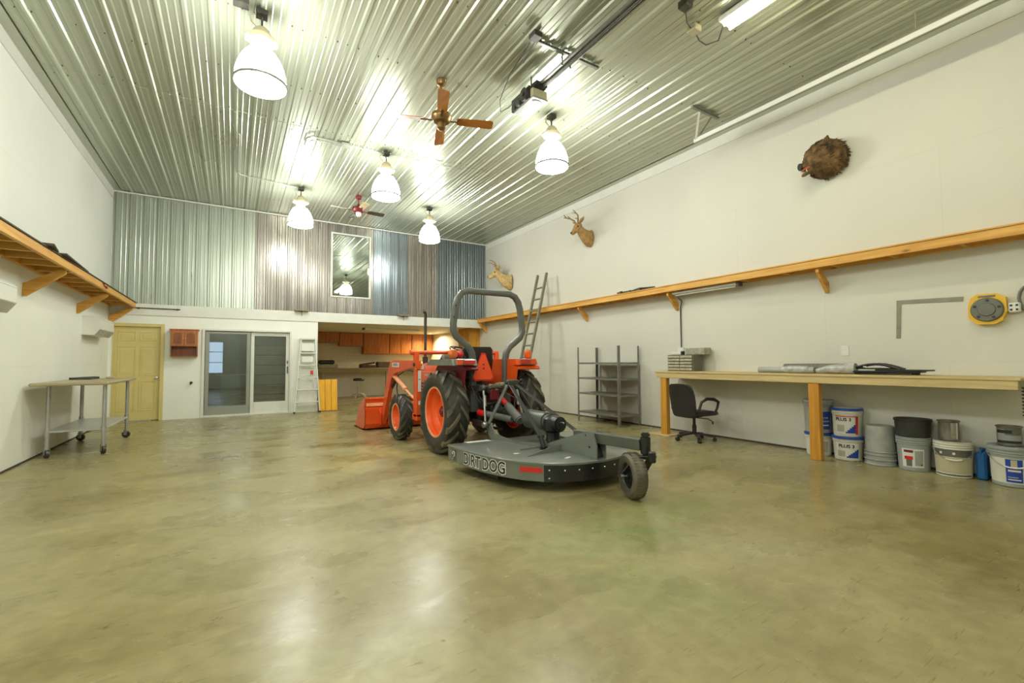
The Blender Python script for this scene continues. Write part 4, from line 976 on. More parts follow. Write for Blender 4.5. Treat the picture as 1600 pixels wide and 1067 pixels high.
# two unseen lamps of the same model, added to brighten left wall and floor
for x, y, l in ((.2, 2.9, 'added unseen high bay lamp over the near floor in line with the largest lamp'), (.2, .4, 'added unseen high bay lamp over the near floor by the sectional door')):
    dup(lamp0, (x, y, H), l)

# ------------------------------------------------------------------ ceiling fans
def fan(x, y, zb, a0, label, bl, hub, cap, R=.68):
    t = thing('ceiling_fan', (x, y, H), label, 'fan')
    obj('canopy', MB().lathe([(.065, 4.955), (.068, 4.92), (.055, 4.885), (.025, 4.865)], (x, y, 0), n=20), hub, t)
    obj('downrod', MB().cyl((x, y, zb + .10), (x, y, 4.89), .013, n=10), hub, t)
    obj('motor', MB().lathe([(.03, zb + .14), (.05, zb + .10), (.125, zb + .075), (.135, zb + .03), (.12, zb - .01), (.10, zb - .03), (.05, zb - .04)], (x, y, 0), n=28), hub, t)
    obj('switch_housing', MB().lathe([(.05, zb - .035), (.058, zb - .06), (.055, zb - .11), (.03, zb - .135), (.01, zb - .14)], (x, y, 0), n=20), cap, t)
    obj('pull_chain', MB().cyl((x + .03, y, zb - .30), (x + .03, y, zb - .12), .003, n=5), hub, t)
    for k in range(4):
        a = math.radians(a0 + 90 * k); d = V((math.cos(a), math.sin(a), 0)); s_ = V((-math.sin(a), math.cos(a), 0)); o = V((x, y, zb))
        q = s_ * math.cos(.24) - V((0, 0, 1)) * math.sin(.24); n_ = d.cross(q)
        poly = [o + d * .20 - q * .050, o + d * .24 - q * .062, o + d * (R - .03) - q * .072, o + d * R - q * .055, o + d * R + q * .055, o + d * (R - .03) + q * .072, o + d * .24 + q * .062, o + d * .20 + q * .050]
        b = obj('blade', MB().prism([p - n_ * .004 for p in poly], n_ * .008), bl[k], t)
        obj('blade_iron', MB().beam(o + d * .10 - V((0, 0, .01)), o + d * .27 - n_ * .006, .035, .008), hub, b)
    return t
fan(2.27, 5.41, 4.41, -20, 'ceiling fan with oak blades and antique brass motor, the nearer one', ['oak', 'oak_y', 'oak', 'oak_y'], 'bronze', 'bronze')
fan(2.33, 10.25, 4.62, 4, 'small far ceiling fan with mixed blades and a red and white hub', ['brownblade', 'brownblade', 'slatgrey', 'creamblade'], 'redpaint', 'trim', .58)

# ------------------------------------------------------------------ garage door opener, its rail and the tracks
t = thing('garage_door_opener', (3.34, 4.9, H), 'garage door opener with white cover and dark drive wheels hung under the ceiling', 'opener')
obj('cover', MB().span((3.225, 4.68, 4.655), (3.465, 5.17, 4.675), .006), 'pailgrey', t)
obj('motor_box', MB().span((3.23, 4.69, 4.675), (3.46, 5.16, 4.79), .008), 'lampbody', t)
bd = obj('badge', MB().loft([[V((3.345 + .075 * math.cos(a), 4.755 + .034 * math.sin(a), z)) for a in [k * PI / 14 for k in range(28)]] for z in (4.650, 4.656)]), 'ink', t)
obj('badge_centre', MB().loft([[V((3.345 + .055 * math.cos(a), 4.755 + .018 * math.sin(a), z)) for a in [k * PI / 14 for k in range(28)]] for z in (4.648, 4.651)]), 'wrap', bd)
mb = MB().cyl((3.20, 4.83, 4.74), (3.17, 4.83, 4.74), .085, n=24).cyl((3.17, 4.83, 4.74), (3.15, 4.83, 4.74), .03, n=12)
mb.cyl((3.205, 4.98, 4.72), (3.175, 4.98, 4.72), .06, n=20).cyl((3.205, 5.10, 4.70), (3.185, 5.10, 4.70), .04, n=16)
obj('drive_wheel', mb, 'iron', t)
obj('side_plate', MB().span((3.205, 4.74, 4.66), (3.228, 5.17, 4.83), .003).span((3.24, 4.62, 4.79), (3.42, 4.80, 4.85), .006), 'engine', t)
obj('hand_chain', MB().tube([(3.16, 4.92, 4.74), (3.12, 5.1, 4.68), (3.06, 5.22, 4.66), (2.98, 5.1, 4.74), (2.9, 4.7, 4.86), (2.86, 4.2, 4.93)], .006, 6), 'wire', t)
rl = obj('rail', MB().span((3.30, YF + .2, 4.815), (3.335, 4.75, 4.85), .003).span((3.345, YF + .2, 4.80), (3.36, 4.75, 4.86), .002).span((3.40, YF + .2, 4.81), (3.42, 4.75, 4.85), .002), 'rack', t)
obj('chain', MB().cyl((3.36, YF + .3, 4.79), (3.36, 4.7, 4.79), .006, n=6).cyl((3.27, YF + .3, 4.80), (3.27, 4.7, 4.80), .005, n=6), 'iron', rl)
mb = MB().span((2.93, 4.13, 4.925), (3.86, 4.17, 4.958), .002)
st = obj('ceiling_strut', mb, 'rack', t)
mb = MB()
for k in range(22): mb.cyl((2.96 + k * .041, 4.129, 4.94), (2.96 + k * .041, 4.127, 4.94), .009, n=8)
obj('strut_hole', mb, 'engine', st)
for x, y in ((3.29, 4.15), (3.41, 4.15), (3.25, 4.75), (3.44, 4.75)): obj('hanger', MB().span((x - .012, y - .003, 4.78), (x + .012, y + .003, 4.96), .001), 'rack', t)
solo('ceiling_outlet', MB().span((2.80, 4.02, 4.90), (2.91, 4.14, 4.962), .006).tube([(2.88, 4.1, 4.91), (2.9, 4.3, 4.88), (2.96, 4.5, 4.9)], .007, 6), 'iron', (2.85, 4.08, H), 'dark ceiling socket box at the end of the perforated strut', 'outlet')
t = thing('door_track', (6.12, 1.5, 4.7), 'grey overhead door track hung from the ceiling along the cream wall', 'track')
obj('track', MB().span((6.10, YF + .1, 4.665), (6.104, 4.42, 4.72), .001).span((6.10, YF + .1, 4.72), (6.13, 4.42, 4.724), .001).span((6.10, YF + .1, 4.66), (6.122, 4.42, 4.664), .001), 'trim', t)
obj('angle_rail', MB().span((6.105, YF + .1, 4.70), (6.109, 4.42, 4.75), .001), 'rack', t)
obj('bracket', MB().span((5.62, 4.07, 4.925), (6.25, 4.11, 4.960), .002), 'rack', t)
obj('hanger', MB().beam((5.80, 4.09, 4.94), (6.12, 4.40, 4.68), .03, .004, None, .001), 'trim', t)
obj('hanger', MB().beam((6.10, 4.09, 4.94), (6.125, 4.40, 4.68), .03, .004, None, .001), 'rack', t)
obj('hanger', MB().span((6.107, 1.70, 4.70), (6.145, 1.704, 4.96), .001), 'lampbody', t)

# lit fluorescent tube fixture over the near right corner
t = thing('tube_light', (4.52, 2.1, H), 'lit fluorescent ceiling light running out of the photo top', 'light')
obj('housing', MB().span((4.40, .55, 4.90), (4.62, 2.85, 4.962), .01), 'trim', t)
for dx in (-.05, .05): obj('tube', MB().cyl((4.51 + dx, .6, 4.875), (4.51 + dx, 2.82, 4.875), .019, n=12), 'tube', t)
obj('cord', MB().tube([(4.5, 2.85, 4.92), (4.58, 2.97, 4.84), (4.50, 3.07, 4.82), (4.42, 3.10, 4.86), (4.3, 3.08, 4.93)], .008, 6), 'wire', t)
solo('ceiling_outlet', MB().span((4.24, 3.02, 4.89), (4.36, 3.13, 4.962), .008), 'lampbody', (4.3, 3.08, H), 'small pale ceiling socket box where the tube light cord plugs in', 'outlet')
solo('ceiling_outlet', MB().span((3.86, 2.84, 4.88), (3.97, 2.95, 4.962), .008).tube([(3.95, 2.92, 4.90), (4.1, 3.02, 4.89), (4.25, 3.08, 4.92)], .007, 6), 'iron', (3.92, 2.9, H), 'dark ceiling box with a loose cable at the photo top, beside the tube light', 'outlet')
# conduits on the ceiling
zc = 4.945
t = thing('ceiling_conduit', (1.6, 7.9, H), 'steel conduit with a hooked bend along the ceiling seam to the mid hall lamp', 'conduit')
obj('pipe', MB().tube([(.97, 8.25, zc), (.97, 8.02, zc), (.985, 7.95, zc), (1.03, 7.90, zc), (1.1, 7.885, zc), (2.2, 7.885, zc)], .012, 8).tube([(1.03, 8.10, zc), (1.05, 8.03, zc), (1.10, 8.0, zc), (1.5, 7.99, zc)], .010, 8).tube([(2.3, 7.86, zc), (3.7, 7.80, zc)], .008, 6), 'conduit', t)
obj('junction_box', MB().span((1.50, 7.83, 4.905), (1.66, 7.96, 4.962), .006), 'conduit', t)
solo('ceiling_conduit', MB().tube([(.03, 8.4, zc), (.03, 10.1, zc), (.05, 10.2, zc), (.13, 10.25, zc), (.3, 10.27, zc), (1.1, 10.39, zc)], .012, 8), 'conduit', (.5, 10.2, H), 'pale conduit turning a corner on the ceiling toward the far lamp over the sliding door', 'conduit')
t = thing('ceiling_conduit', (.05, 5.0, H), 'dark conduit and box on the ceiling above the largest lamp', 'conduit')
obj('pipe', MB().tube([(.2, 3.2, zc), (.2, 5.2, zc)], .012, 8), 'conduit', t)
obj('junction_box', MB().span((-.06, 5.20, 4.90), (.08, 5.30, 4.962), .006), 'iron', t)
# ------------------------------------------------------------------ tractor
CX = 3.10
T_ = thing('tractor', (CX, 6.4, 0), 'orange compact tractor with front loader, grey roll bar and tall exhaust, parked mid hall', 'tractor')
def mx(p, s): return V((CX + (p[0] - CX) * s, p[1], p[2])) if s < 0 else V(p)
def tyre(name, xc, y, z, R, rr, w, out, lugs, hub):
    """xc: middle of the tread, out: -1 when the outer face looks to -x"""
    ax = V((out, 0, 0)); hw = w / 2; Rc = R - .028 * R / .5
    prof = [(rr, -hw * .78), (rr + .02, -hw * .92), ((rr + Rc) / 2, -hw), (Rc - .035, -hw * .97), (Rc - .010, -hw * .86), (Rc, -hw * .5), (Rc + .004, 0), (Rc, hw * .5), (Rc - .010, hw * .86), (Rc - .035, hw * .97), ((rr + Rc) / 2, hw), (rr + .02, hw * .92), (rr, hw * .78), (rr - .02, hw * .6), (rr - .02, -hw * .6)]
    mb = MB().ring(prof, (xc, y, z), ax, 56)
    for k in range(lugs):
        for sd in (-1, 1):
            a0 = 2 * PI * (k + (.5 if sd > 0 else 0)) / lugs
            rings = []
            for q in range(5):
                f = q / 4; xx = sd * (hw * (.02 + .96 * f)); an = a0 + .42 * f * (.55 / R) ** .3
                top = R if f < .8 else R - .02 * (f - .8) / .2 * R / .5; low = Rc - .03
                wd = (.040 + .014 * f) / R * (R / .5) ** .8
                if f == 1: top -= .012; low -= .03
                ring = []
                for (da, r_) in ((-wd, low), (-wd * .62, top), (wd * .62, top), (wd, low)):
                    ring.append(V((xc + xx, y + math.cos(an + da) * r_, z + math.sin(an + da) * r_)))
                rings.append(ring)
            mb.loft(rings, True, m=1)
    ty = obj(name, mb, ['rubber', 'treadwear'], T_, sharp=40)
    o = (xc, y, z)
    rim = MB().ring([(rr + .012, hw * .74), (rr + .006, hw * .84), (rr - .012, hw * .82), (rr - .022, hw * .60), (rr - .035, hw * .35), (rr - .035, -hw * .5), (rr + .01, -hw * .7), (rr + .012, 0)], o, ax, 48, 0)
    obj('rim', rim, 'orange2', ty)
    obj('rim_edge', MB().ring([(rr + .010, hw * .80), (rr + .004, hw * .875), (rr - .016, hw * .865), (rr - .020, hw * .78)], o, ax, 48), 'rimpale', ty)
    d = hw * .28
    disc = MB().lathe([(rr - .034, d - .05), (rr - .034, d + .015), (rr * .86, d + .018), (rr * .72, d - .01), (rr * .62, d - .075 * R / .55), (rr * .42, d - .085 * R / .55), (.01, d - .085 * R / .55)], o, ax, 40, 0)
    obj('wheel_disc', disc, 'orange2', ty, sharp=50)
    hb = MB().cyl(V(o) + ax * (d - .09), V(o) + ax * (d - .02), rr * .26, rr * .22, 20).cyl(V(o) + ax * (d - .02), V(o) + ax * (d + .005), rr * .14, rr * .10, 16)
    obj('hub', hb, 'redpaint' if hub > .2 else 'orange2', ty)
    for k in range(6):
        a = k * PI / 3 + .2; p = V(o) + V((0, math.cos(a), math.sin(a))) * rr * .36 + ax * (d - .075 * R / .55)
        obj('wheel_bolt', MB().cyl(p, p + ax * .025, .012, n=6), 'iron', ty)
for s in (1, -1):
    xo = 2.495 if s == 1 else 2 * CX - 2.495
    tyre('rear_tyre', xo, 5.86, .565, .565, .340, .31, -s, 14, .3)
    xo = 2.350 if s == 1 else 2 * CX - 2.350
    tyre('front_tyre', xo, 7.26, .365, .365, .215, .21, -s, 14, .1)
# driveline and body
obj('rear_axle', MB().cyl((2.5, 5.86, .565), (3.7, 5.86, .565), .075, n=20).lathe([(.075, 0), (.14, .05), (.15, .2), (.15, .34), (.14, .49), (.075, .54)], (CX - .27, 5.90, .56), (1, 0, 0), 24), 'engine', T_)
obj('gearbox_case', MB().span((2.92, 5.62, .38), (3.28, 6.9, .78), .03).span((2.96, 5.50, .42), (3.24, 5.64, .86), .02), 'engine', T_)
obj('engine_block', MB().span((2.93, 6.9, .42), (3.27, 8.0, .86), .02).cyl((2.90, 7.3, .55), (2.90, 7.75, .55), .05, n=14).box((2.91, 7.15, .66), (.05, .2, .14), .01), 'engine', T_)
obj('front_axle', MB().beam((2.4, 7.26, .365), (3.8, 7.26, .365), .09, .10).beam((2.99, 7.0, .42), (2.99, 8.25, .42), .06, .1).beam((3.21, 7.0, .42), (3.21, 8.25, .42), .06, .1), 'engine', T_)
# hood with nose, louvred side panel and lettering
def hood_ring(y, w, zt, zb, r):
    pts = [(-w, zb), (-w, zt - r), (-w + r * .3, zt - r * .3), (-w + r, zt), (w - r, zt), (w - r * .3, zt - r * .3), (w, zt - r), (w, zb)]
    return [V((CX + x, y, z)) for x, z in pts]
hood = obj('hood', MB().loft([hood_ring(6.98, .235, 1.245, .90, .05), hood_ring(7.6, .23, 1.235, .90, .05), hood_ring(8.05, .22, 1.20, .88, .055), hood_ring(8.20, .20, 1.15, .86, .06), hood_ring(8.25, .17, 1.10, .86, .05)]), 'orange', T_, sharp=35)
side = obj('side_panel', MB().span((CX - .226, 7.02, .72), (CX - .212, 8.15, .905), .004).span((CX + .212, 7.02, .72), (CX + .226, 8.15, .905), .004), 'orange', hood)
for k in range(6): obj('louvre', MB().box((CX - .228, 7.30 + (k % 2) * .36, .76 + (k // 2) * .055), (.008, .28, .026), .002, rot('X', .12)), 'engine', hood)
lb = obj('maker_decal', MB().span((CX - .2375, 7.60, 1.12), (CX - .232, 7.98, 1.195), .001), 'labelwhite', hood)
obj('decal_words', text_mb('KUBOTA', .05, .0005, 0, .0012, place=lambda x, y, z: (CX - .2382 - z, 7.79 - x * .95, 1.1575 + y)), 'inkred', lb)
obj('model_decal', MB().span((CX - .2345, 7.35, 1.00), (CX - .2315, 7.55, 1.04), .001), 'slatgrey', hood)
obj('stripe_decal', MB().span((CX - .2345, 7.05, 1.07), (CX - .2318, 8.0, 1.085), .001), 'rimpale', hood)
ex = obj('exhaust_pipe', MB().tube([(2.97, 7.80, 1.20), (2.97, 7.80, 2.02), (2.97, 7.78, 2.09), (2.95, 7.75, 2.13), (2.90, 7.72, 2.16)], .026, 12), 'iron', T_)
obj('muffler_collar', MB().cyl((2.97, 7.80, 1.22), (2.97, 7.80, 1.34), .05, n=16), 'engine', ex)
# dash, wheel, seat, fenders
obj('dashboard', MB().prism([(2.90, 6.72, .80), (2.90, 6.98, .80), (2.90, 6.98, 1.27), (2.90, 6.88, 1.36), (2.90, 6.72, 1.27)], (.40, 0, 0)), 'black', T_)
obj('instrument_cover', MB().box((2.98, 6.76, 1.33), (.24, .10, .09), .02, rot('X', .5)), 'wrap', T_)
sw = obj('steering_wheel', MB().ring([(.185 + .014 * math.cos(a), .014 * math.sin(a)) for a in [k * PI / 4 for k in range(8)]], (3.08, 6.52, 1.43), (.12, -.30, .95), 36), 'black', T_)
obj('spoke', MB().cyl((3.08, 6.52, 1.43), (3.09, 6.80, 1.24), .022, n=10).beam((2.9, 6.52, 1.445), (3.26, 6.53, 1.41), .025, .012).beam((3.08, 6.36, 1.37), (3.08, 6.52, 1.43), .025, .012), 'black', sw)
obj('floorboard', MB().span((2.62, 6.15, .58), (3.58, 7.0, .615), .01), 'engine', T_)
rings = []
for f, z, w, th in ((0, 1.03, .20, .05), (-.02, 1.06, .235, .08), (-.05, 1.25, .24, .085), (-.08, 1.42, .225, .075), (-.09, 1.465, .19, .05)):
    rings.append([V((3.05 + w * 1.12 * math.copysign(abs(math.cos(a)) ** .55, math.cos(a)), 5.98 + f + th * .5 * math.sin(a), z)) for a in [2 * PI * k / 24 for k in range(24)]])
st = obj('seat', MB().loft(rings), 'vinyl', T_, sharp=60)
obj('cushion', MB().box((3.075, 6.2, 1.03), (.47, .46, .12), .05), 'vinyl', st)
obj('seat_pedestal', MB().span((2.92, 6.0, .70), (3.23, 6.35, .97), .02), 'engine', st)
for s in (1, -1):
    top = [(6.42, 1.10), (6.34, 1.185), (6.24, 1.20), (5.50, 1.20), (5.42, 1.185), (5.39, 1.15)]
    low = [(y + (.012 if y < 5.9 else -.012), z - .016) for y, z in top]
    fx = 2.60 if s == 1 else 2.40
    fe = obj('fender', MB().prism([mx((fx, y, z), s) for y, z in top + low[::-1]], ((2.80 - fx) * s, 0, 0)), 'redpaint' if s == 1 else 'orange', T_)  # left fender and wall: dark red paints in the shade on orange
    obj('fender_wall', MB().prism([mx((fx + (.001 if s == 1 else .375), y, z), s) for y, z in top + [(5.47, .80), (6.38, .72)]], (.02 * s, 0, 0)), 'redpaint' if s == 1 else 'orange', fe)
    obj('console', MB().prism([mx((2.43, y, z), s) for y, z in ((5.40, 1.20), (6.36, 1.20), (6.18, 1.285), (5.44, 1.285))], (.36 * s, 0, 0)), 'rack' if s == 1 else 'orange', fe)
    lh = obj('tail_light', MB().box(mx((2.60, 5.405, 1.245), s), (.26, .05, .085), .008), 'rack', fe)
    obj('red_lens', MB().box(mx((2.625, 5.376, 1.245), s), (.17, .016, .060), .006), 'red', lh) if False else obj('lens', MB().box(mx((2.66, 5.376, 1.245), s), (.16, .016, .060), .006), 'red', fe)
    obj('lens_orange', MB().box(mx((2.52, 5.376, 1.245), s), (.09, .016, .075), .006), 'orange', fe)
    am = obj('turn_signal', MB().lathe([(.045, -.035), (.066, -.02), (.070, 0), (.066, .02), (.045, .035)], mx((2.50, 5.55, 1.355), s), (.25, -1, .05), 24), 'amber', fe)
    obj('lamp_stem', MB().cyl(mx((2.50, 5.56, 1.20), s), mx((2.50, 5.56, 1.30), s), .010, n=8), 'iron', fe)
obj('red_lamp', MB().ell((2.64, 5.62, 1.355), (.05, .045, .055), n=14, k=8), 'red', T_)
obj('lamp_bracket', MB().cyl((2.64, 5.64, 1.28), (2.64, 5.64, 1.36), .014, n=8).tube([(2.58, 5.66, 1.28), (2.60, 5.68, 1.42), (2.7, 5.7, 1.40), (2.76, 5.7, 1.30)], .010, 8).ell((2.57, 5.67, 1.44), (.022, .022, .022)), 'iron', T_)
# roll bar
prof8 = [(math.copysign(abs(math.cos(a)) ** .5, math.cos(a)), math.copysign(abs(math.sin(a)) ** .5, math.sin(a))) for a in [2 * PI * k / 16 for k in range(16)]]
half = [(2.87, .62), (2.87, 1.27), (2.855, 1.37), (2.80, 1.46), (2.70, 1.535), (2.615, 1.60), (2.575, 1.68), (2.572, 1.78), (2.61, 2.03), (2.640, 2.13), (2.70, 2.21), (2.79, 2.245)]
RC = 3.125
pts = [V((x, 5.70, z)) for x, z in half] + [V((2 * RC - x + .02, 5.70, z)) for x, z in half[::-1]]
rb = obj('roll_bar', MB().tube(pts, .043, prof=prof8, up=(0, 1, 0)), 'rops', T_, sharp=50)
for z in (1.86, 2.02): obj('bolt_hole', MB().cyl((2.585 + (z - 1.86) * .16 - .02, 5.654, z), (2.585 + (z - 1.86) * .16 - .02, 5.66, z), .012, n=10), 'engine', rb)
for s in (1, -1): obj('roll_bar_foot', MB().span((2.81 if s == 1 else 2 * RC - 2.91, 5.64, .55), (2.93 if s == 1 else 2 * RC - 2.79, 5.78, .86), .01), 'rops', rb)
# slow vehicle triangle
tri_ = [(-.03, .175), (.03, .175), (.165, -.15), (.13, -.19), (-.13, -.19), (-.165, -.15)]
sv = obj('slow_vehicle_sign', MB().prism([(2.965 + x * 1.02, 5.56, 1.185 + z * 1.06) for x, z in tri_], (0, .006, 0)), 'red', T_)
obj('sign_face', MB().prism([(2.965 + x * .90, 5.556, 1.182 + z * .93) for x, z in tri_], (0, .004, 0)), 'smv', sv)
obj('sign_bolt', MB().cyl((2.965, 5.551, 1.21), (2.965, 5.557, 1.21), .012, n=10).cyl((2.965, 5.551, 1.155), (2.965, 5.557, 1.155), .012, n=10), 'engine', sv)
obj('sign_bracket', MB().span((2.95, 5.566, .86), (2.98, 5.60, 1.20), .003), 'engine', sv)
# three point hitch
ht = obj('lift_cover', MB().span((2.93, 5.48, .80), (3.27, 5.95, .92), .02).box((3.02, 5.44, .86), (.16, .12, .10), .02), 'engine', T_)
obj('top_link', MB().cyl((3.02, 5.46, .90), (3.05, 5.10, .955), .030, n=14).cyl((3.03, 5.30, .925), (3.04, 5.20, .94), .040, n=14).ell((3.02, 5.46, .90), (.045, .045, .045)), 'alu', T_)
for x in (2.84, 3.36):
    obj('lift_arm', MB().beam((x, 5.75, .88), (x - .02 * (1 if x < 3 else -1), 5.34, .90), .05, .07).ell((x, 5.34, .90), (.04, .05, .045)), 'iron', T_)
    obj('lift_rod', MB().cyl((x, 5.33, .90), (x - .03 * (1 if x < 3 else -1), 5.22, .47), .016, n=10).cyl((x, 5.30, .80), (x - .01, 5.27, .66), .024, n=10), 'steel', T_)
    obj('lower_link', MB().beam((x + (.04 if x < 3 else -.04), 5.72, .42), (x - (.13 if x < 3 else -.09), 5.02, .46), .022, .07).ell((x - (.13 if x < 3 else -.09), 5.02, .46), (.03, .045, .045)), 'iron', T_)
mb = MB().tube([(2.86, 5.50, .82), (2.80, 5.36, .78), (2.84, 5.30, .68), (2.98, 5.30, .70), (3.04, 5.42, .62)], .010, 6).tube([(2.78, 5.55, .9), (2.74, 5.40, .82), (2.80, 5.32, .70), (2.9, 5.4, .55)], .009, 6).tube([(3.3, 5.5, .8), (3.36, 5.36, .74), (3.30, 5.3, .6)], .010, 6)
obj('hydraulic_hose', mb, 'engine', T_)
obj('drawbar', MB().beam((3.08, 5.75, .34), (3.08, 5.28, .34), .06, .025).box((3.08, 5.44, .56), (.18, .1, .2), .03), 'engine', T_)
obj('toplink_bracket', MB().box((3.04, 5.40, .80), (.14, .08, .16), .02).cyl((2.95, 5.42, .90), (3.13, 5.42, .90), .016, n=8), 'redpaint', T_)
# loader
ld_side = []
for s in (1, -1):
    x0 = 2.375 if s == 1 else 2 * CX - 2.375
    w = .075 * s
    up = obj('loader_upright', MB().span((x0, 6.60, .42), (x0 + w, 6.74, 1.26), .006).span((x0, 6.60, .36), (x0 + .42 * s, 6.80, .46), .01), 'orange', T_)
    if s == 1:
        obj('yellow_sticker', MB().span((x0 - .003, 6.615, 1.14), (x0 - .0005, 6.66, 1.24), .0005).span((x0 + .03, 6.597, 1.14), (x0 + .07, 6.5995, 1.24), .0005), 'yellowlabel', up)
        obj('white_sticker', MB().span((x0 + .022, 6.597, .80), (x0 + .070, 6.5995, 1.12), .0005), 'labelwhite', up)
        obj('small_sticker', MB().span((x0 + .03, 6.597, .60), (x0 + .068, 6.5995, .66), .0005), 'labelwhite', up)
        obj('sticker_print', MB().span((x0 + .030, 6.5962, .98), (x0 + .062, 6.5972, .99), .0004), 'ink', up)
    arm = [(6.58, 1.27), (7.72, 1.28), (7.92, 1.245), (8.03, 1.13), (8.50, .16), (8.44, .10), (8.36, .16), (7.90, .90), (7.82, .99), (7.66, 1.06), (6.78, 1.17), (6.58, 1.15)]
    ar = obj('loader_arm', MB().prism([(x0 - .01 * s, y, z) for y, z in arm], (.07 * s, 0, 0)), 'orange', T_)
    if s == 1:
        dl = obj('arm_decal', MB().span((x0 - .0125, 7.42, 1.165), (x0 - .0095, 7.80, 1.24), .001), 'labelwhite', ar)
        obj('decal_words', text_mb('KUBOTA', .046, .0005, 0, .001, place=lambda x, y, z: (x0 - .0135 - z, 7.61 - x * .95, 1.2025 + y)), 'ink', dl)
    obj('pivot_pin', MB().cyl((x0 - .03 * s, 6.67, 1.21), (x0 + .10 * s, 6.67, 1.21), .028, n=14).cyl((x0 - .03 * s, 8.46, .17), (x0 + .10 * s, 8.46, .17), .024, n=12), 'iron', ar)
    xm = x0 + .03 * s
    obj('lift_cylinder', MB().cyl((xm, 7.18, .80), (xm, 7.78, 1.0), .036, n=16).cyl((xm, 6.72, .66), (xm, 7.2, .805), .020, n=12).ell((xm, 7.80, 1.01), (.04, .05, .045)), 'rimpale' if s == 1 else 'orange', T_)
    obj('bucket_cylinder', MB().cyl((xm + .02 * s, 7.70, .98), (xm + .02 * s, 8.1, .74), .030, n=12).cyl((xm + .02 * s, 8.1, .74), (xm + .02 * s, 8.46, .52), .016, n=10), 'engine', T_)
    obj('hose', MB().tube([(xm, 6.8, 1.1), (xm + .05 * s, 7.3, 1.12), (xm + .05 * s, 7.75, 1.02), (xm + .06 * s, 7.85, .8), (xm + .06 * s, 7.8, .65)], .010, 6), 'engine', T_)
    obj('brace_bar', MB().beam((x0 + .3 * s, 6.72, .52), (x0 + .34 * s, 8.1, .50), .05, .08), 'orange', T_)
obj('torque_tube', MB().cyl((2.33, 6.68, 1.395), (3.84, 6.68, 1.395), .030, n=16).cyl((2.30, 6.68, 1.395), (2.36, 6.68, 1.395), .040, n=16).span((2.36, 6.64, 1.24), (2.43, 6.72, 1.39), .005).span((3.77, 6.64, 1.24), (3.84, 6.72, 1.39), .005), 'orange', T_)
# bucket, open to the front
bx0, bx1 = 2.075, 4.06
outl = [(8.52, .56), (8.50, .545), (8.53, .43), (8.48, .40), (8.47, .12), (8.53, .03), (8.70, .004), (9.22, .004)]
th = .012
def offs(p, d):
    o = []
    for i, (y, z) in enumerate(p):
        a = p[max(i - 1, 0)]; b = p[min(i + 1, len(p) - 1)]; t = V((b[0] - a[0], b[1] - a[1], 0)).normalized(); o.append((y - t.y * -d * -1, z + t.x * d))
    return o
inn = [(8.535, .56), (8.52, .55), (8.545, .425), (8.495, .395), (8.485, .125), (8.54, .045), (8.70, .018), (9.22, .012)]
bk = obj('bucket', MB().prism([(bx0, y, z) for y, z in outl + inn[::-1]], (bx1 - bx0, 0, 0)), 'orange', T_, sharp=20)
for x in (bx0, bx1 - .012): obj('bucket_side', MB().prism([(x, y, z) for y, z in [(8.52, .56), (8.53, .43), (8.48, .40), (8.47, .12), (8.53, .03), (8.70, .004), (9.22, .004), (9.18, .10), (8.92, .42), (8.62, .56)]], (.012, 0, 0)), 'orange', bk)
obj('cutting_edge', MB().span((bx0 - .02, 9.10, .004), (bx1 + .02, 9.25, .022), .003), 'darkwood', bk)
obj('top_bar', MB().beam((bx0, 8.52, .575), (bx1, 8.52, .575), .05, .035), 'orange', bk)
for x in (2.16, 2.30, 3.9): obj('bucket_hook', MB().tube([(x, 8.50, .575), (x, 8.47, .60), (x, 8.455, .575), (x, 8.47, .55)], .010, 6), 'orange', bk)
for x in (2.34, 2.48, 3.72, 3.86): obj('bucket_ear', MB().prism([(x, 8.48, .38), (x, 8.40, .30), (x, 8.40, .10), (x, 8.48, .08)], (.012, 0, 0)), 'orange', bk)
obj('lit_band', MB().box((3.07, 8.512, .487), (1.93, .006, .10), .002, rot('X', -.25)), 'rimpale', bk)  # pale band paints in the light caught by the tilted bucket back

# ------------------------------------------------------------------ rotary cutter
C_ = thing('rotary_cutter', (3.10, 4.2, 0), 'grey rotary cutter with DIRT DOG lettering and black tail wheel, hitched behind the tractor', 'mower')
C_['label'] = 'low grey rotary cutter with outlined lettering and black tail wheel, hitched behind the tractor'
DC = 3.10
left = [(2.165, 4.93), (2.18, 4.66), (2.205, 4.40), (2.245, 4.15), (2.31, 3.92), (2.41, 3.71), (2.54, 3.55), (2.70, 3.435), (2.89, 3.372), (3.10, 3.352)]
edge = left + [(2 * DC - x, y) for x, y in left[-2::-1]]
zt, zb = .285, .105
mb = MB()
outer_t = [V((x, y, zt)) for x, y in edge]
def inset(k, z): return [V((DC + (x - DC) * k, 4.25 + (y - 4.25) * k, z)) for x, y in edge]
mb.loft([inset(.985, zt - .022), inset(1.012, zt - .022), inset(1.012, zt - .004), inset(.99, zt + .004), inset(.72, zt + .022), inset(.35, zt + .032), inset(.02, zt + .034)], True)
deck = obj('deck', mb, 'deck', C_, sharp=25)
def skirt(i0, i1, m, name, dz=0, off=.0):
    mb = MB(); a = edge[i0:i1 + 1]; n = len(a)
    def nrm(i):
        p, q = a[max(i - 1, 0)], a[min(i + 1, n - 1)]; t = V((q[0] - p[0], q[1] - p[1], 0)).normalized(); return V((t.y, -t.x, 0)) * -1
    rings = []
    for i in range(n):
        p = V((a[i][0], a[i][1], 0)); q = nrm(i); q = q if (p - V((DC, 4.25, 0))).dot(q) > 0 else -q
        rings.append([p + q * off + V((0, 0, zb + dz)), p + q * off + V((0, 0, zt - .02)), p + q * (off - .008) + V((0, 0, zt - .02)), p + q * (off - .008) + V((0, 0, zb + dz))])
    mb.loft(rings, True); return obj(name, mb, m, C_, sharp=35)
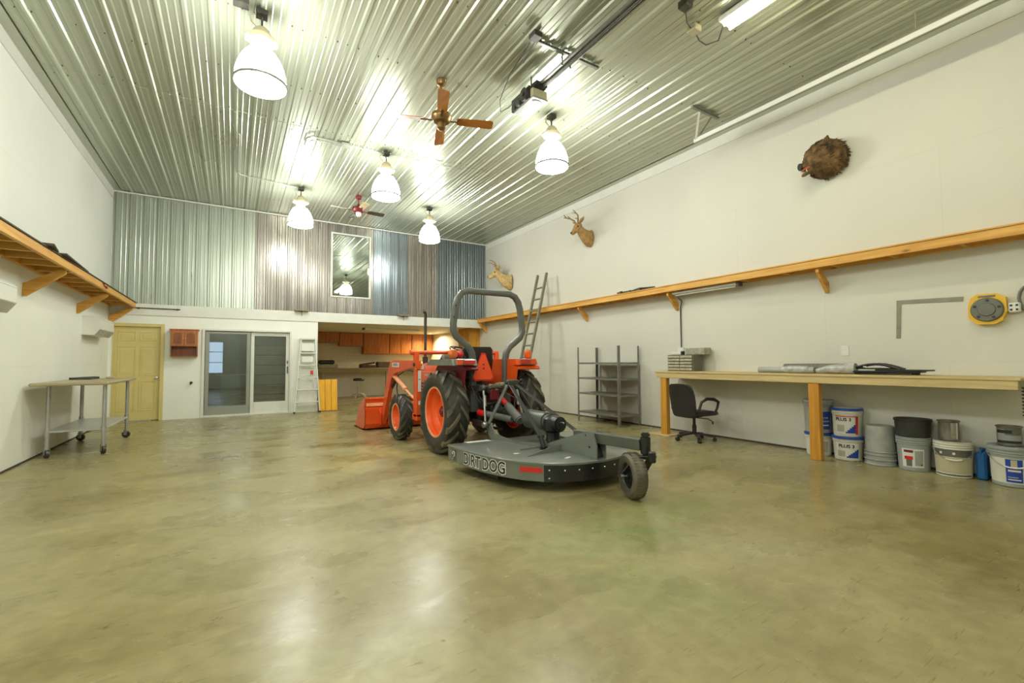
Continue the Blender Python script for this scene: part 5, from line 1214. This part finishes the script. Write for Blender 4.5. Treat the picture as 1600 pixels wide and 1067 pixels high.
def along(u):
    """point and outward normal on the edge after u metres from the front left corner"""
    for (p, q) in zip(edge, edge[1:]):
        l = math.hypot(q[0] - p[0], q[1] - p[1])
        if u <= l or q is edge[-1]:
            f = u / l; t = V((q[0] - p[0], q[1] - p[1], 0)).normalized(); return V((p[0] + (q[0] - p[0]) * f, p[1] + (q[1] - p[1]) * f, 0)), V((t.y, -t.x, 0)) if V((t.y, -t.x, 0)).dot(V((p[0] - DC, p[1] - 4.25, 0))) > 0 else V((-t.y, t.x, 0))
        u -= l
ls = skirt(0, 6, 'deck', 'side_skirt')
skirt(12, 18, 'deck', 'side_skirt')
bb = skirt(6, 12, 'blacksatin', 'rear_band', .0, .004)
obj('front_skirt', MB().span((2.165, 4.925, zb + .06), (2 * DC - 2.165, 4.935, zt - .02), .002), 'deck', C_)
def curved(u0, u1, z0, z1, off, th_=.002):
    mb = MB(); rings = []
    for k in range(13):
        p, n_ = along(u0 + (u1 - u0) * k / 12); rings.append([p + n_ * off + V((0, 0, z0)), p + n_ * off + V((0, 0, z1)), p + n_ * (off - th_) + V((0, 0, z1)), p + n_ * (off - th_) + V((0, 0, z0))])
    return mb.loft(rings)
rf = obj('red_reflector', curved(1.22, 1.445, .185, .235, .004), 'red', ls)
def onside(u0, zc, sl=0.0):
    def f(x, y, z):
        p, n_ = along(u0 + x); return p + n_ * (.0032 + z) + V((0, 0, zc + y + sl * x))
    return f
for w_, du in (('DIRT', .525), ('DOG', .885)): obj('outline_letters', text_mb(w_, .122, .0006, 0, .0125, place=lambda x, y, z: onside(du, .186)(x * .88, y, z)), 'labelwhite', ls)
for w_, du in (('DIRT', .525), ('DOG', .885)): obj('black_letters', text_mb(w_, .122, .0006, 0, .0018, place=lambda x, y, z: onside(du, .186)(x * .88, y, z + .0022)), 'ink', ls)
# dog-tag style mark before the words: a plain hook and dot
mk = MB(); f_ = onside(.135, .185)
for pts_ in ([(-.03, .03), (0, .045), (.025, .03), (.022, .005), (.0, -.015), (.0, -.022)], [(-.035, .02), (-.01, .015)], [(-.03, -.045), (-.02, -.04)]):
    mk.tube([f_(x, y, .001) for x, y in pts_], .0055, 6)
obj('emblem', mk, 'labelwhite', ls)
obj('emblem_ground', curved(.09, .20, .125, .245, .0018), 'deckdark', ls)
for k in range(12):
    u = 1.515 + k * .145 if k else 1.515
    p, n_ = along(u); obj('carriage_bolt', MB().ell(p + n_ * .008 + V((0, 0, .215)), (.010, .010, .010), n=10, k=6), 'chrome', bb)
p, n_ = along(1.515); obj('carriage_bolt', MB().ell(p + n_ * .008 + V((0, 0, .14)), (.010, .010, .010), n=10, k=6), 'chrome', bb)
obj('skid', MB().span((2.40, 4.20, .0), (2.43, 4.80, .28), .008), 'deckdark', C_)
obj('skid', MB().span((2 * DC - 2.43, 4.20, .0), (2 * DC - 2.40, 4.80, .28), .008), 'deckdark', C_)
# longitudinal plates on the deck, front lugs and tail bracket
for s in (1, -1):
    def q(x, y, z): return mx((x, y, z), s)
    poly = [q(2.74, 5.06, .42), q(2.735, 5.00, .485), q(2.74, 4.95, .46), q(2.745, 4.84, .36), q(2.77, 4.40, .335), q(2.90, 3.95, .36), q(2.985, 3.68, .48), q(3.02, 3.50, .545), q(3.03, 3.42, .545), q(3.035, 3.36, .29), q(2.90, 3.9, .29), q(2.77, 4.4, .30), q(2.745, 4.93, .27), q(2.742, 4.99, .29)]
    # folded from flat strips so that every face stays planar
    mb = MB()
    top = [(2.738, 5.05, .44), (2.738, 4.99, .485), (2.742, 4.93, .45), (2.745, 4.85, .365), (2.77, 4.40, .34), (2.89, 3.98, .37), (2.985, 3.66, .49), (3.02, 3.48, .55), (3.033, 3.41, .55), (3.036, 3.36, .42)]
    bot = [(2.738, 5.05, .40), (2.738, 4.99, .32), (2.742, 4.93, .28), (2.745, 4.85, .295), (2.77, 4.40, .305), (2.89, 3.98, .30), (2.985, 3.66, .29), (3.02, 3.48, .285), (3.033, 3.41, .28), (3.036, 3.36, .28)]
    rings = [[q(*a), q(*b), q(b[0] + .014, b[1], b[2]), q(a[0] + .014, a[1], a[2])] for a, b in zip(top, bot)]
    pl = obj('deck_rail', mb.loft(rings), 'deck', C_, sharp=20)
    obj('hitch_pin', MB().cyl(q(2.67, 5.02, .46), q(2.80, 5.02, .46), .020, n=12).cyl(q(2.665, 5.02, .46), q(2.69, 5.02, .46), .034, n=12), 'steel', pl)
    for (y, z) in ((3.50, .51), (3.53, .45), (3.45, .40)): obj('bracket_hole', MB().cyl(q(3.012 + (3.53 - y) * .1, y, z), q(3.024 + (3.53 - y) * .1, y, z), .010, n=8), 'engine', pl)
    obj('cross_fin', MB().prism([q(2.50, 3.80, .30), q(2.955, 3.80, .30), q(2.955, 3.80, .385), q(2.86, 3.80, .375)], (0, .010, 0)), 'deck', C_)
    obj('deck_gusset', MB().span(q(2.60, 4.05, .295), q(2.86, 4.06, .33), .002), 'deck', C_)
    # A-frame and rear brace
    obj('mast_leg', MB().beam(q(2.73, 4.99, .47), q(3.035, 5.03, .955), .022, .055, (0, 1, 0)), 'rops', C_)
    e = q(2.86, 4.03, .44) if s == 1 else q(2.80, 3.78, .47)
    e = q(2.84, 4.02, .44)
    obj('rear_brace', MB().beam(q(3.055, 5.00, .955), e, .014, .055, (1, 0, 0)), 'blacksatin', C_)
    obj('brace_link', MB().beam(e + V((0, .01, .02)), e + V((0, -.06, -.12)), .05, .045, (1, 0, 0), .012).cyl(e + V((-.04, 0, 0)), e + V((.04, 0, 0)), .014, n=10).cyl(e + V((-.04, -.055, -.11)), e + V((.04, -.055, -.11)), .016, n=10), 'blacksatin', C_)
obj('mast_head', MB().box((3.10, 5.02, .965), (.16, .07, .10), .012).cyl((3.00, 5.03, .98), (3.20, 5.03, .98), .022, n=12).ring([(.028 + .008 * math.cos(a), .008 * math.sin(a)) for a in [k * PI / 3 for k in range(6)]], (3.23, 5.01, .985), (0, 1, .2), 16), 'iron', C_)
obj('paper_manual', MB().prism([(2.36, 4.92, .294), (2.66, 4.90, .298), (2.70, 4.55, .304), (2.42, 4.60, .302)], (0, 0, .003)), 'labelwhite', deck)
for x, y, r_ in ((2.62, 4.25, .2), (2.52, 3.98, -.2), (2.75, 3.72, .4), (2.83, 3.55, .5)): obj('deck_sticker', MB().box((x, y, .3045 if r_ < .3 else .3005), (.09, .035, .003), .0005, rot('Z', r_)), 'labelwhite', deck)
gp = obj('gearbox_plate', MB().span((2.86, 3.9, .316), (3.34, 4.42, .33), .004), 'deckdark', C_)
gb = obj('gearbox', MB().lathe([(.14, .33), (.14, .345), (.085, .35), (.075, .40), (.078, .45), (.10, .47), (.11, .53), (.10, .60), (.06, .63), (.02, .635)], (3.10, 4.15, 0), n=28), 'blacksatin', C_)
obj('end_cap', MB().cyl((3.10, 4.12, .55), (3.10, 4.015, .55), .085, n=24).cyl((3.10, 4.015, .55), (3.10, 4.0, .55), .065, n=24).cyl((3.10, 4.0, .55), (3.10, 3.985, .55), .025, n=12), 'blacksatin', gb)
for k in range(8):
    a = k * PI / 4 + .2; obj('flange_bolt', MB().cyl((3.10 + .122 * math.cos(a), 4.15 + .122 * math.sin(a), .344), (3.10 + .122 * math.cos(a), 4.15 + .122 * math.sin(a), .362), .012, n=6), 'steel', gb)
obj('gearbox_tag', MB().box((3.115, 3.998, .565), (.05, .004, .022), .001), 'labelwhite', gb)
sh = obj('clutch_shield', MB().cyl((3.10, 4.25, .555), (3.10, 4.62, .555), .105, .115, n=28).cyl((3.10, 4.20, .555), (3.10, 4.26, .555), .09, n=20), 'deckdark', C_)
dl = obj('driveline', MB().cyl((3.10, 4.62, .555), (3.09, 5.36, .575), .045, n=18).cyl((3.10, 4.66, .555), (3.10, 4.80, .56), .065, .05, n=18).cyl((3.09, 5.20, .572), (3.09, 5.38, .575), .06, .075, n=18), 'engine', C_)
obj('shaft_tube', MB().cyl((2.84, 5.30, .565), (3.02, 4.90, .52), .042, n=18), 'rops', dl)
obj('shaft_tube', MB().cyl((3.03, 5.02, .68), (3.02, 4.72, .53), .052, .058, n=20).cyl((3.0215, 4.745, .5425), (3.0195, 4.70, .52), .050, n=18), 'rops', dl)
obj('red_collar', MB().cyl((2.80, 5.39, .575), (2.845, 5.29, .564), .0435, n=16).cyl((3.035, 5.17, .755), (3.03, 5.04, .69), .035, n=14), 'red', dl)
# tail wheel
tb = obj('tail_beam', MB().beam((3.075, 3.72, .485), (3.195, 2.93, .485), .085, .10), 'deckdark', C_)
obj('tail_strut', MB().beam((3.09, 3.46, .45), (3.10, 3.40, .30), .10, .03, (0, 1, 0)), 'blacksatin', C_)
pv = V((3.205, 2.895, 0))
fk = obj('caster_fork', MB().cyl(pv + V((0, 0, .36)), pv + V((0, 0, .60)), .028, n=16).cyl(pv + V((0, 0, .41)), pv + V((0, 0, .56)), .045, n=18).cyl(pv + V((0, 0, .57)), pv + V((0, 0, .59)), .04, n=14), 'blacksatin', C_)
wc = V((3.130, 2.985, .205)); axw = V((-.93, .36, 0)).normalized(); roll = V((.36, .93, 0))
mb = MB()
for sg in (-1, 1):
    a = wc + axw * sg * .085; t = pv + axw * sg * .065 + V((0, 0, .385))
    mb.beam(t, a + V((0, 0, 0)), .012, .075, axw, .003)
mb.box((pv + V((0, 0, .385))), (.17, .09, .02), .004, rot('Z', math.atan2(axw.y, axw.x)))
mb.box(pv - roll * .12 + V((0, 0, .40)), (.06, .05, .10), .01, rot('Z', math.atan2(axw.y, axw.x)))
obj('fork_cheek', mb, 'blacksatin', fk)
tw = obj('tail_tyre', MB().ring([(.115, -.055), (.14, -.066), (.175, -.066), (.196, -.050), (.204, -.02), (.206, 0), (.204, .02), (.196, .050), (.175, .066), (.14, .066), (.115, .055), (.105, .03), (.105, -.03)], wc, axw, 44), 'treadwear', C_, sharp=35)
mb = MB()
for k in range(40):
    a = 2 * PI * k / 40
    for sg in (-1, 1):
        c = wc + (roll * math.cos(a) + V((0, 0, 1)) * math.sin(a)) * .2025 + axw * sg * .027
        d_ = (roll * -math.sin(a) + V((0, 0, 1)) * math.cos(a)); n_ = (roll * math.cos(a) + V((0, 0, 1)) * math.sin(a))
        mb.box(c, (.042, .014, .008), .001, M((axw, d_, n_)).transposed())
obj('tread_blocks', mb, 'treadwear', tw)
obj('rim', MB().lathe([(.112, .045), (.105, .05), (.09, .02), (.05, .01), (.035, .03), (.035, .055), (.01, .06)], wc, axw, 32).lathe([(.112, .045), (.105, .05), (.09, .02), (.05, .01), (.035, .03), (.035, .055), (.01, .06)], wc, -axw, 32), 'blacksatin', tw)
obj('axle_bolt', MB().cyl(wc - axw * .115, wc + axw * .115, .012, n=8).cyl(wc + axw * .092, wc + axw * .108, .022, n=6), 'steel', tw)
for k in range(5):
    a = 2 * PI * k / 5 + .3; p = wc + (roll * math.cos(a) + V((0, 0, 1)) * math.sin(a)) * .07 + axw * .012
    obj('wheel_bolt', MB().cyl(p, p + axw * .02, .010, n=6), 'steel', tw)
# ------------------------------------------------------------------ light and output
def setE(k, s_):
    n = [q for q in K[k].node_tree.nodes if q.type == 'EMISSION'][0]; n.inputs['Strength'].default_value = s_
setE('shade', 34.0); setE('tube', 25.0); setE('skyglow', 3.0); setE('spotlens', 12.0)
def spot(name, loc, tgt, power, col, size, ang=2.0):
    l = bpy.data.lights.new(name, 'SPOT'); l.energy = power; l.color = col; l.shadow_soft_size = size; l.spot_size = ang; l.spot_blend = 0.6
    o = bpy.data.objects.new(name, l); COL.objects.link(o); o.location = loc
    o.rotation_euler = (V(tgt) - V(loc)).to_track_quat('-Z', 'Y').to_euler()
spot('downlight_beam', (6.35, 16.2, 2.30), (6.3, 16.0, 0), 150, (1, .80, .47), .06, 2.95)
w = bpy.data.worlds.new('world'); S.world = w; w.use_nodes = True
w.node_tree.nodes['Background'].inputs['Color'].default_value = (.55, .6, .6, 1); w.node_tree.nodes['Background'].inputs['Strength'].default_value = .3
S.view_settings.view_transform = 'Standard'; S.view_settings.look = 'None'; S.view_settings.exposure = 0.92; S.view_settings.gamma = 1.0; S.view_settings.use_curve_mapping = False
S.cycles.use_denoising = True; S.cycles.max_bounces = 10; S.cycles.diffuse_bounces = 6; S.cycles.glossy_bounces = 5; S.cycles.transparent_max_bounces = 8
S.cycles.sample_clamp_indirect = 8.0; S.cycles.caustics_reflective = False; S.cycles.caustics_refractive = False
